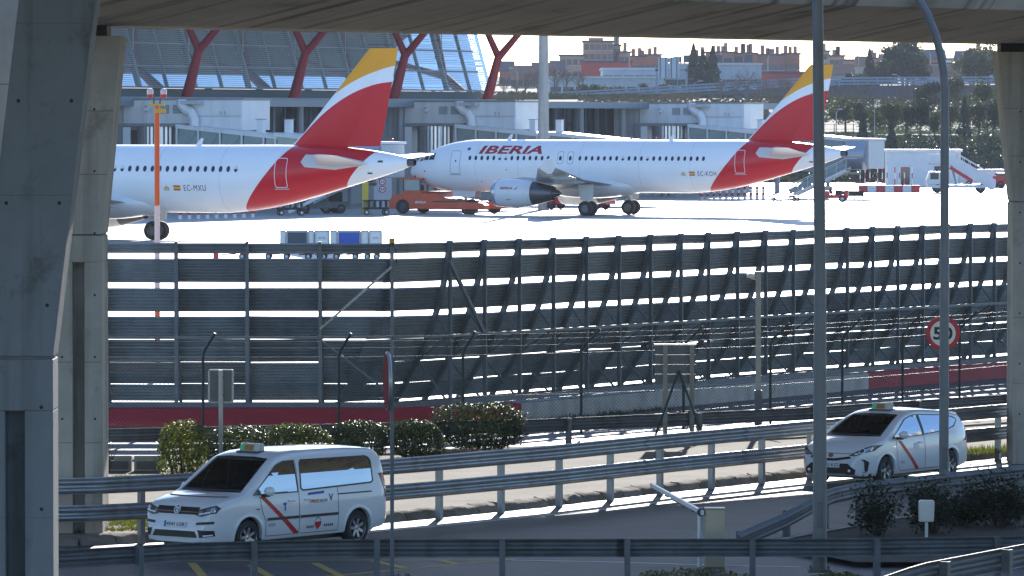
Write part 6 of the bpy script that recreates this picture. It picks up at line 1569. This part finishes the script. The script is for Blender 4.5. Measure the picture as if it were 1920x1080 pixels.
# foreground bush tops at the very bottom, sunlit look put into the yellow-green leaf colour
bush(1290, 1090, 1.9, .62, .8, 3200, 'sunlit-toned variegated bush top at the bottom edge below the beige cabinet', [m_lf1, m_lf3, m_lfr], zg=-.5, seed=15, size=.05, Y=84.5)
bush(1580, 1090, .95, .60, .6, 1600, 'small sunlit-toned variegated bush top at the bottom edge beside the straight lamp post', [m_lf1, m_lf3, m_lfr], zg=-.5, seed=16, size=.05, Y=85)
bush(745, 1090, .9, .56, .7, 1400, 'low leafy bush top at the bottom edge below the edge-on sign', [m_lf3, m_lf1], zg=-.5, seed=17, size=.05, Y=84.5)
# grass strips
def grass(name, label, pts, z, n, seed, c=(.10,.12,.025), h=.07):
    r = random.Random(seed); mb = MB(); xs = [p[0] for p in pts]; ys = [p[1] for p in pts]
    def inside(x, y):
        k = False; j = len(pts) - 1
        for i in range(len(pts)):
            if (pts[i][1] > y) != (pts[j][1] > y) and x < (pts[j][0] - pts[i][0]) * (y - pts[i][1]) / (pts[j][1] - pts[i][1]) + pts[i][0]: k = not k
            j = i
        return k
    c_ = 0
    while c_ < n:
        x = r.uniform(min(xs), max(xs)); y = r.uniform(min(ys), max(ys))
        if not inside(x, y) or noise.noise(Vector((x*1.2, y*1.2, seed))) < -.15: 
            c_ += .2; continue
        a = r.uniform(0, 6.28); w = .012; hh = h * r.uniform(.5, 1.5); lx, ly = r.gauss(0,.03), r.gauss(0,.03)
        mb.add([(x - w*math.cos(a), y - w*math.sin(a), z), (x + w*math.cos(a), y + w*math.sin(a), z), (x + lx, y + ly, z + hh)], [(0,1,2)]); c_ += 1
    o = mb.build(name, leaf_mat('grass_' + str(seed), c, .3, .6)); tag(o, label, 'grass', kind='stuff')
k_ = offset(RAIL, .8)
grass('grass', 'short yellow-green grass behind the left guardrail', [(-12,99.3), (-8.6,98.9), (-6.8,99.7), (-5.0,101.6), (-6.5,103.5), (-12,103.5)], -.34, 9000, 21)
grass('grass', 'sparse green grass by the far left bushes', [(-9.6,112.5), (-6.2,112.5), (-5.0,114.5), (-9.6,114.5)], -.34, 4000, 22)
grass('grass', 'weedy grass along the kerb right of the hatchback taxi', [(10.0,121.3), (13.2,125.5), (12.4,126.2), (9.2,121.9)], -.34, 2600, 23, h=.12)
grass('grass', 'thin dark weeds along the foot of the white wall', [(.3,138.2), (4.5,145.2), (4.8,144.9), (.6,137.8)], -.48, 1600, 24, c=(.05,.06,.02), h=.12)
# ================================================================== hillside, highway, trees and town behind
ZP = [(560,-.3), (636,-.2), (642,.2), (664,4.8), (705,5.4), (800,8.2), (880,10.4), (940,11.3), (1010,12.6), (1200,16.5), (1500,20), (2200,24), (2500,25)]
def hz(x, y):
    z = smooth_interp(ZP, y)
    if y > 680: z += 1.1 * noise.noise(Vector((x*.012, y*.012, 3))) * min(1, (y - 680) / 80)
    return z
mb = MB(); ys = [560, 600, 630, 636, 642, 650, 658, 664, 680, 705, 735, 770, 800, 840, 880, 910, 940, 975, 1010, 1060, 1120, 1200, 1300, 1400, 1500, 1800, 2200, 2480]
xs = [-1880,-1200,-600,-300] + [-200 + 12*i for i in range(46)] + [420, 600, 1000, 1880]
rows = [[(x, y, hz(x, y)) for x in xs] for y in ys]
mb.loft(rows, False, False, False)
struct('hillside', mb, mat('hill_scrub', (.12,.105,.055), .95, var=.5, vs=.05, dirt=.5, ds=.12, bump=.4, bs=.5), smooth=60)
# highway on its embankment, with rails
HW = [(930,192,1000), (1065,187,955), (1180,181,940), (1300,174,925), (1420,167,912), (1520,161,905), (1700,160,900), (1900,159,900), (2100,158,900)]
hp = [at(*q) for q in HW]
mb = MB()
for a, b in zip(hp, hp[1:]):
    n = Vector((0,1,0))
    mb.poly([a, b, b + n*14, a + n*14]); mb.poly([a, b, b + Vector((0,-4,-3)), a + Vector((0,-4,-3))])
struct('highway', mb, m_asphalt_lt)
def far_rail(label, dy, dz, m, hh=.75, bars=(.0, .45)):
    t = thing('highway_railing', label, 'railing', hp[0]); o = hp[0]
    for b_ in bars:
        mb = MB()
        for a, b in zip(hp, hp[1:]): mb.bar(a - o + Vector((0,dy,dz + hh - b_)), b - o + Vector((0,dy,dz + hh - b_)), .1, .28)
        mb.build('rail', m, t)
    for a, b in zip(hp, hp[1:]):
        n_ = max(2, int((b - a).length / 4))
        for i in range(n_):
            p = a.lerp(b, i / n_) - o + Vector((0,dy,dz)); MB().box(p.x - .07, p.x + .07, p.y, p.y + .1, p.z - .1, p.z + hh + .1).build('post', m, t)
m_frail = mat('far_rail_blue', (.20,.27,.38), .5, var=.2, vs=.2)
far_rail('near blue-grey railing of the distant highway', .2, 0, m_frail)
far_rail('rear blue-grey railing of the distant highway', 13, .5, m_frail, .9)
# ivy bank at the back of the apron
r = random.Random(31); mb = MB()
for i in range(26000):
    x = r.uniform(26, 75); u = r.random(); y = lerp(640, 668, u); p = Vector((x, y, hz(x, y) + .15 + abs(noise.noise(Vector((x*.35, y*.35, 1)))) * 1.6 * r.random()))
    leaf(mb, p, Vector((r.gauss(0,.5), -.7 + r.gauss(0,.5), .7)), .42, r, 0 if noise.noise(Vector((x*.2, y*.2, 7))) > -.1 else 1)
ivy = mb.build('ivy', [leaf_mat('ivy_dark', (.025,.04,.015), .2), leaf_mat('ivy_olive', (.055,.06,.018), .2)]); tag(ivy, 'dense dark ivy covering the bank behind the stair truck', 'ivy', kind='stuff')
r = random.Random(32); mb = MB()
for i in range(14000):
    x = r.uniform(26, 80); y = r.uniform(668, 760); p = Vector((x, y, hz(x, y) + .1))
    if noise.noise(Vector((x*.12, y*.05, 9))) > -.1: leaf(mb, p, Vector((r.gauss(0,.5), -.5, 1)), .5, r)
tag(mb.build('grass', leaf_mat('far_grass', (.10,.13,.03), .2, .6)), 'bright green grass strip beneath the far trees', 'grass', kind='stuff')
r = random.Random(33); mb = MB()
for i in range(30000):
    y = r.uniform(760, 1000); x = r.uniform(-.02, .105) * y; p = Vector((x, y, hz(x, y) + r.uniform(0, .7)))
    if noise.noise(Vector((x*.07, y*.04, 4))) > -.25: leaf(mb, p, Vector((r.gauss(0,.6), -.6, .9)), .75, r, 0 if noise.noise(Vector((x*.05, y*.03, 14))) > 0 else 1)
tag(mb.build('scrub', [leaf_mat('scrub_brown', (.11,.085,.05), .15, .8), leaf_mat('scrub_olive', (.06,.065,.03), .15, .8)]), 'brown and olive winter scrub over the slope below the highway', 'scrub', kind='stuff')
# boundary fence along the top of the bank
t = thing('boundary_fence', 'thin dark wire fence along the top of the ivy bank', 'fence', (40,669,0))
for i in range(22):
    x = 26 + i * 2.4; z = hz(x, 669); MB().box(x - 40.05, x - 39.95, -.05, .05, z - .1, z + 2.2).build('post', m_green_post, t)
    if i < 21:
        for k in (.3, .9, 1.5, 2.1): MB().bar((x - 40, 0, z + k), (x - 37.6, 0, hz(x + 2.4, 669) + k), .04, .04).build('wire', m_green_post, t)
# ---------------------------------------------------------------- tree prototypes
m_bark = mat('bark', (.10,.08,.06), .9, var=.3, vs=2); m_bark_g = mat('bark_grey', (.20,.17,.14), .9, var=.3, vs=2)
def trunk_mb(r, h, rad, limbs=5, spread=.25):
    mb = MB(); mb.tube([(0,0,-.3), (r.uniform(-.1,.1),0,h*.4), (r.uniform(-.15,.15),0,h*.85)], [rad, rad*.75, rad*.25], 7)
    for i in range(limbs):
        z0 = h * r.uniform(.3, .7); a = r.uniform(0, 6.28); L = h * spread * r.uniform(.7, 1.2)
        mb.tube([(0,0,z0), (math.cos(a)*L*.6, math.sin(a)*L*.6, z0 + L*.4), (math.cos(a)*L, math.sin(a)*L, z0 + L*.9)], [rad*.45, rad*.3, rad*.1], 5)
    return mb
def crown_ball(r, h, w, n, size, z0, lobes=9):
    mb = MB(); cs = []
    for i in range(lobes):
        a = r.uniform(0, 6.28); q = r.uniform(0, .32) * w; cs.append((Vector((math.cos(a)*q, math.sin(a)*q, z0 + (h - z0) * r.uniform(.15, .85))), w * r.uniform(.16, .3)))
    for i in range(n):
        c, rr = r.choice(cs); d = Vector((r.gauss(0,1), r.gauss(0,1), r.gauss(0,1))).normalized()
        p = c + Vector((d.x, d.y, d.z*.8)) * rr * (1 - abs(r.gauss(0,.22)))
        leaf(mb, p, d + Vector((r.gauss(0,.5), r.gauss(0,.5), .3)), size, r)
    return mb
def crown_cone(r, h, w, n, size, z0):
    mb = MB()
    for i in range(n):
        u = r.random() ** .8; z = lerp(z0, h, 1 - u); rad = w/2 * (u ** .8) * (1 - abs(r.gauss(0,.2))) * (1 + .18*math.sin(z*3.1)); a = r.uniform(0, 6.28)
        leaf(mb, Vector((math.cos(a)*rad, math.sin(a)*rad, z - rad*.25)), Vector((math.cos(a), math.sin(a), .4)) + Vector((r.gauss(0,.4), r.gauss(0,.4), r.gauss(0,.3))), size, r)
    return mb
def crown_bare(r, h, w):
    mb = MB()
    def grow(p, d, L, rad, lev):
        q = p + d * L; mb.tube([p, p.lerp(q, .5) + Vector((r.gauss(0,.04)*L, r.gauss(0,.04)*L, 0)), q], [rad, rad*.75, rad*.5], 3, False)
        if lev == 0: return
        for _ in range(3 if lev > 1 else 4):
            e = (d + Vector((r.gauss(0,.42), r.gauss(0,.42), r.gauss(.08,.25)))).normalized(); grow(p.lerp(q, r.uniform(.5, 1)), e, L * r.uniform(.6, .8), rad*.55, lev - 1)
    for _ in range(5):
        a = r.uniform(0, 6.28); grow(Vector((0,0,h*.25)), Vector((math.cos(a)*.45, math.sin(a)*.45, 1)).normalized(), h*.27, .07, 4)
    return mb
m_tdk = leaf_mat('tree_dark_green', (.028,.045,.022), .2, .6); m_tol = leaf_mat('tree_olive', (.065,.075,.035), .25, .6); m_tgr = leaf_mat('tree_green', (.05,.075,.025), .25, .6); m_tbl = leaf_mat('tree_blue_green', (.03,.05,.035), .2, .6)
m_bare = mat('bare_twigs', (.16,.12,.10), .9)
PRO = {}
def proto(kind, k):
    key = (kind, k)
    if key in PRO: return PRO[key]
    r = random.Random(hash(kind) % 97 * 0 + {'pine':1,'olive':2,'cone':3,'bare':4,'bushy':5}[kind]*10 + k)
    if kind == 'pine': tr, cr, m = trunk_mb(r, 8, .22), crown_ball(r, 8.5, 6.5, 1500, .55, 2.2), m_tdk
    elif kind == 'olive': tr, cr, m = trunk_mb(r, 4.5, .16), crown_ball(r, 5.0, 4.6, 1300, .36, 1.3, 11), m_tol
    elif kind == 'bushy': tr, cr, m = trunk_mb(r, 4, .14), crown_ball(r, 4.0, 4.0, 1200, .34, .5, 9), m_tgr
    elif kind == 'cone': tr, cr, m = trunk_mb(r, 8, .18, 0), crown_cone(r, 8.8, 4.2, 1500, .5, .5), m_tbl
    else: tr, cr, m = trunk_mb(r, 6.5, .14, 6, .3), crown_bare(r, 7, 5), m_bare
    PRO[key] = (tr.mesh('trunk', m_bark if kind != 'bare' else m_bark_g, 50), cr.mesh('crown', m))
    return PRO[key]
KN = {'pine': 'dark round-headed evergreen tree', 'olive': 'grey-green olive-like tree', 'cone': 'dark pointed conifer', 'bare': 'bare brown winter tree', 'bushy': 'low bushy green tree'}
TN = {'pine': 'pine_tree', 'olive': 'olive_tree', 'cone': 'conifer_tree', 'bare': 'bare_tree', 'bushy': 'bushy_tree'}
tr_r = random.Random(77); tcount = {}
def tree(kind, px, pyb, Y, h, where):
    """px: photo column, Y: depth; stands on the hillside"""
    x = (px - 960) * Y / F; z = hz(x, Y); k = tr_r.randrange(3); a, b = proto(kind, k)
    base = {'pine':8.5,'olive':5.0,'cone':8.8,'bare':8.0,'bushy':4.0}[kind]; s = h / base
    t = thing(TN[kind], KN[kind] + ' ' + where, 'tree', (x, Y, z - .1), tr_r.uniform(0, 6.28), 'trees beyond the apron, ' + KN[kind])
    t.scale = (s * tr_r.uniform(.9,1.15), s * tr_r.uniform(.9,1.15), s)
    link('trunk', a, t); c = link('crown', b, t)
R_ = tr_r
# row right above the ivy bank
for px, k, h in ((1585,'olive',6),(1612,'olive',5.4),(1640,'bushy',4.6),(1668,'olive',6),(1700,'olive',5.6),(1725,'pine',6.5),(1752,'bushy',4.4),(1782,'olive',5.5),(1835,'olive',6),(1862,'pine',6),(1880,'olive',5.6)):
    tree(k, px, 0, R_.uniform(690, 730), h * .85, 'on the grass above the ivy bank')
tree('cone', 1672, 0, 646, 6.4, 'growing at the foot of the ivy bank')
tree('cone', 1618, 0, 655, 5.2, 'at the left of the ivy bank behind the jet bridge')
tree('cone', 1808, 0, 676, 5.6, 'standing alone on the grass right of the curved lamp post')
for px, k, h in ((1660,'bare',7),(1690,'bare',7.5),(1715,'bare',7),(1740,'pine',7),(1765,'bare',8),(1790,'olive',7),(1815,'bare',8),(1842,'olive',7),(1600,'bare',6.5),(1570,'bare',7),(1630,'bare',7),(1870,'bare',8)):
    tree(k, px, 0, R_.uniform(760, 830), h * .9, 'on the slope right of the far fin')
for px in (945, 968, 985, 1040, 1062, 1085, 1008):
    tree('bare', px, 0, R_.uniform(880, 960), R_.uniform(5.5, 8), 'beside the tall concrete mast')
for px in (1075, 1098, 1112, 1128, 1146, 1166, 1190, 1212, 1232, 1248, 1262):
    tree('bushy', px, 0, R_.uniform(972, 985), R_.uniform(1.8, 2.8), 'in the hedge left of the gantry')
for px in (1290, 1315, 1338, 1372, 1402): tree('bushy', px, 0, R_.uniform(968, 985), R_.uniform(1.8, 2.8), 'in the hedge right of the gantry')
for px in (1300, 1318, 1336): tree('cone', px, 0, 992, R_.uniform(7.5, 9.5), 'right of the gantry')
for px in (1380, 1400, 1425, 1440, 1462, 1480, 1350): tree('bare', px, 0, R_.uniform(850, 890), R_.uniform(4.5, 7), 'on the slope left of the far fin')
for px, k, Y, h in ((1630,'cone',1010,8.5),(1648,'pine',1020,6.5),(1692,'pine',1000,11),(1700,'pine',1012,12),(1712,'pine',1008,10),(1592,'pine',990,4.5),(1610,'bushy',985,4.5),(1665,'pine',1015,7),(1820,'olive',990,9),(1850,'olive',985,10),(1838,'olive',995,8)):
    tree(k, px, 0, Y, h, 'beyond the highway at right')
# ---------------------------------------------------------------- town
m_brick = [mat('town_brick_%d' % i, c, .9, var=.15, vs=.3) for i, c in enumerate(((.42,.17,.12), (.48,.23,.17), (.40,.16,.13), (.50,.29,.21)))]
m_tw = mat('town_white', (.55,.55,.56), .8, var=.1, vs=.2); m_tb = mat('town_beige', (.42,.36,.30), .8, var=.15, vs=.2); m_ind = mat('industrial_panel', (.42,.46,.52), .6, var=.12, vs=.15, streak=.1); m_redbox = mat('town_red_box', (.45,.06,.05), .7)
m_roofd = mat('town_roof_dark', (.07,.075,.09), .8); m_roofr = mat('town_roof_tile', (.30,.14,.09), .9, var=.2, vs=.5); m_twin = mat('town_window', (.04,.05,.07), .25)
tb_r = random.Random(5)
def building(px0, px1, y0, y1, Y, m, label, rows=2, cols=4, roof='flat', chim=0, dep=12, name='house', cat='building', win=(1.1,1.3), step=None):
    a = at(px0, y1, Y); b = at(px1, y0, Y); W = b.x - a.x; zg = hz(a.x + W/2, Y) - 1.5; H = b.z - zg
    t = thing(name, label, cat, (a.x + W/2, Y, zg), 0, 'buildings of the distant town'); h = W / 2
    MB().box(-h, h, 0, dep, 0, H).build('wall', m, t)
    if roof == 'flat':
        rf = MB().box(-h - .25, h + .25, -.25, dep + .25, H, H + .4).build('roof', m_roofd if m is not m_ind else m_tw, t)
    else:
        rf = MB().prism([(-h - .4,-.4,H), (-h - .4,dep + .4,H), (-h - .4,dep/2,H + 2.2)], (W + .8,0,0)).build('roof', m_roofr if roof == 'tile' else m_roofd, t)
    for i in range(chim):
        x = lerp(-h + .8, h - .8, (i + .5) / chim) + tb_r.uniform(-.4,.4); hh = tb_r.uniform(1.2, 2.2)
        MB().box(x - .45, x + .45, dep*.3, dep*.3 + .9, H, H + .4 + hh).build('chimney', m, rf)
    vis = b.z - a.z
    for j in range(rows):
        for i in range(cols):
            x = lerp(-h, h, (i + .5) / cols); z = (H - vis) + vis * (j + .55) / max(1, rows) - .2
            w = MB().box(x - win[0]/2, x + win[0]/2, -.03, .0, z - win[1]/2, z + win[1]/2).build('window', m_twin, t)
            MB().box(x - win[0]/2 - .1, x + win[0]/2 + .1, -.12, -.031, z - win[1]/2 - .15, z - win[1]/2 - .04).build('sill', m_tw, w)
    return t, rf, H
B = building
B(1030, 1245, 147, 190, 1010, m_ind, 'long pale grey industrial building left of the gantry', 1, 9, win=(2.0,1.1), dep=25, name='industrial_building')
B(1130, 1248, 131, 190, 1020, m_ind, 'taller rear block of the pale industrial building', 2, 6, win=(1.8,1.0), dep=25, name='industrial_building')
B(1248, 1428, 122, 190, 1032, m_ind, 'pale grey industrial hall right of the gantry with rooftop units', 1, 8, win=(2.2,1.1), dep=25, name='industrial_building')
B(1090, 1185, 117, 150, 1120, m_redbox, 'bright red flat box building before the brick tower', 0, 0)
t_, rf_, H_ = B(1094, 1150, 79, 150, 1250, m_brick[1], 'tallest brick apartment tower on the skyline', 4, 5, chim=0)
MB().box(-2.2, 1.2, 3, 7, H_ + .4, H_ + 1.1).build('lift_house', m_brick[1], rf_)
B(1050, 1096, 105, 150, 1235, m_brick[3], 'lower brick wing left of the tallest tower', 2, 4)
B(1146, 1164, 86, 150, 1262, m_tb, 'slim beige block stepping down right of the tallest tower', 3, 2, chim=2)
B(1160, 1182, 99, 150, 1256, m_brick[3], 'small brick block right of the slim beige block', 2, 2, chim=1)
B(1182, 1212, 107, 150, 1270, m_brick[2], 'dark brick block with chimneys left of the gantry panels', 1, 3, chim=3)
B(1208, 1240, 104, 150, 1285, m_brick[0], 'brick block directly left of the gantry panels', 1, 3, chim=2)
B(1300, 1330, 107, 150, 1290, m_brick[0], 'small brick block at the left end of the chimney terrace', 1, 3, chim=2)
B(1326, 1376, 99, 150, 1280, m_brick[2], 'dark brick terrace with a row of chimneys, left part', 1, 5, chim=4)
B(1374, 1420, 101, 150, 1282, m_brick[0], 'brick terrace with a row of chimneys, middle part', 1, 5, chim=5)
B(1420, 1470, 104, 150, 1284, m_brick[2], 'brick terrace with many chimneys, right part', 1, 5, chim=5)
B(1468, 1500, 102, 150, 1290, m_brick[0], 'brick terrace end block left of the far tail fin', 1, 3, chim=3)
B(1424, 1512, 138, 180, 1060, m_redbox, 'long low dull red shed behind the far tail fin', 0, 0)
B(1540, 1556, 97, 150, 1270, m_tb, 'narrow beige block right of the far tail fin tip', 3, 2, chim=1)
B(1556, 1584, 106, 150, 1240, m_brick[3], 'beige-pink block with roof boxes right of the far tail fin', 2, 3, chim=4)
B(1586, 1614, 114, 160, 1200, m_brick[3], 'salmon flat block between the far fin and the dark pine', 1, 3)
B(1610, 1628, 124, 165, 1130, m_tb, 'small pale gabled house right of the salmon block', 1, 2, 'tile')
B(1626, 1656, 111, 160, 1220, m_brick[1], 'brick house left of the big dark trees', 1, 3, chim=2)
B(1654, 1684, 119, 160, 1180, m_brick[0], 'low brick house just left of the big dark trees', 1, 3, 'tile')
B(1706, 1772, 110, 165, 1190, m_brick[2], 'wide brick house with dark pitched roof right of the dark trees', 2, 6, 'dark')
B(1746, 1800, 121, 165, 1150, m_tw, 'white stepped house behind the curved lamp post', 2, 5)
B(1770, 1786, 112, 160, 1165, m_tw, 'narrow taller white house behind the curved lamp post', 2, 2)
B(1798, 1832, 113, 165, 1185, m_brick[2], 'brick house right of the white houses', 1, 4, 'dark')
B(1828, 1850, 103, 165, 1200, m_brick[3], 'taller beige-pink house near the right pillar', 3, 3, chim=1)
B(1848, 1880, 114, 165, 1160, m_tw, 'white house beside the right bridge pillar', 2, 3, 'tile')
B(1715, 1800, 143, 175, 1040, m_tb, 'broad sandy gabled shed beyond the highway railing', 0, 0, 'tile')
B(1560, 1600, 140, 175, 1060, m_tb, 'low house with pitched roof beyond the highway', 1, 3, 'tile')
B(936, 962, 133, 170, 1150, m_brick[2], 'small dark-roofed house left of the concrete mast', 1, 2, 'dark')
B(958, 1004, 142, 170, 1100, m_brick[3], 'low brick row just left of the concrete mast', 1, 4, 'tile')
B(1000, 1040, 136, 170, 1130, m_brick[2], 'low gabled brick house behind the concrete mast', 1, 3, 'tile')
B(1034, 1056, 132, 170, 1160, m_tw, 'small pale house right of the concrete mast', 1, 2, 'dark')
# rooftop plant on the industrial hall
for i in range(9):
    p = at(1252 + i*19, 118, 1036); t = thing('roof_unit', 'dark rooftop plant unit on the pale industrial hall', 'roof unit', (p.x, 1038, at(1300, 122, 1032).z + .41), 0, 'rooftop units on the industrial hall')
    MB().box(-.8,.8,-.6,.6,.15,1.0 + .3*(i % 3)).build('casing', m_roofd, t); MB().box(-.7,-.5,-.5,.5,0,.15).build('skid', m_galv_old_shade, t); MB().box(.5,.7,-.5,.5,0,.15).build('skid', m_galv_old_shade, t)
# gantry with two sign panels seen from behind
p0 = at(1231, 186, 962); p1 = at(1287, 186, 962); t = thing('sign_gantry', 'motorway gantry with pale sign panels seen from behind', 'gantry', (p0.x, 962, hz(p0.x, 962) - .1)); W = p1.x - p0.x; HH = at(1231, 127, 962).z - t.location.z
for x in (0, W): MB().box(x - .2, x + .2, -.2, .2, 0, HH).build('post', m_frail, t)
MB().box(-.3, W + .3, -.2, .2, HH - .6, HH - .25).build('beam', m_frail, t)
for a in (.3, 2.3):
    MB().box(a, a + 1.8, -.35, -.25, HH - 1.9, HH + 1.9).build('panel', mat('gantry_panel', (.45,.52,.60), .5, var=.1), t)
    for s in (.35, 1.35): MB().box(a + s - .07, a + s + .07, -.5, -.36, HH - 1.9, HH + 1.9).build('stiffener', m_dark, t)
# distant street lamps
LP_ = [(1134,133,1240),(1180,95,1100),(1166,128,985),(1192,150,985),(1055,135,1000),(1340,88,1150),(1352,85,1155),(1610,100,1010),(1672,78,1020),(1690,140,985),(1838,82,1010),(1830,88,990),(1440,100,1130),(970,128,1050),(1300,152,960),(1745,95,1100)]
for i, (px, py, Y) in enumerate(LP_):
    p = at(px, py, Y); z0 = hz(p.x, Y); t = thing('street_lamp', 'slim grey street lamp against the distant town', 'street lamp', (p.x, Y, z0), 0, 'distant street lamps'); H = p.z - z0; s = -1 if i % 2 else 1
    MB().tube([(0,0,-.2), (0,0,H - 1.2), (.25*s,0,H - .35), (1.1*s,0,H)], [.11,.08,.06,.05], 8).build('pole', m_galv, t); MB().box(min(.9*s,1.7*s), max(.9*s,1.7*s), -.15, .15, H - .05, H + .12).build('lantern', m_galv, t)
for px, py, Y in ((1640,188,700),(1568,205,690)):
    p = at(px, py, Y); z0 = hz(p.x, Y); t = thing('street_lamp', 'slim pale street lamp on the grass above the ivy bank', 'street lamp', (p.x, Y, z0), 0, 'lamps above the ivy bank'); H = p.z - z0
    MB().tube([(0,0,-.2), (0,0,H - .4), (.3,0,H)], [.09,.06,.05], 8).build('pole', m_galv, t); MB().box(.1,.8,-.12,.12,H - .03,H + .1).build('lantern', m_galv, t)
# ================================================================== haze: pale air round camera and scene
mh = bpy.data.materials.new('haze_air'); mh.use_nodes = True
N = mh.node_tree.nodes; N.remove(N['Principled BSDF']); pv = N.new('ShaderNodeVolumePrincipled')
pv.inputs['Color'].default_value = (.86,.92,1.0,1); pv.inputs['Density'].default_value = .00008; pv.inputs['Anisotropy'].default_value = .0
mh.node_tree.links.new(pv.outputs[0], N['Material Output'].inputs['Volume'])
hzb = MB().box(-1950, 1950, -230, 2550, -3.6, 44).build('haze', mh); hzb['kind'] = 'stuff'
# ================================================================== labels: tell look-alikes apart by their place in the row
ORD = ['leftmost', 'second from left', 'third from left', 'fourth from left', 'fifth from left', 'sixth from left', 'seventh from left', 'eighth from left', 'ninth from left', 'tenth from left', 'eleventh from left', 'twelfth from left', 'thirteenth from left', 'fourteenth from left', 'fifteenth from left', 'sixteenth from left', 'seventeenth from left', 'eighteenth from left']
by = {}
for o in col.objects:
    if o.parent is None and 'label' in o: by.setdefault(o['label'], []).append(o)
for lab, os_ in by.items():
    if len(os_) > 1:
        os_.sort(key=lambda o: o.location.x / o.location.y)
        for i, o in enumerate(os_):
            o['label'] = lab + ', ' + (ORD[i] if i < len(os_) - 1 else 'rightmost')
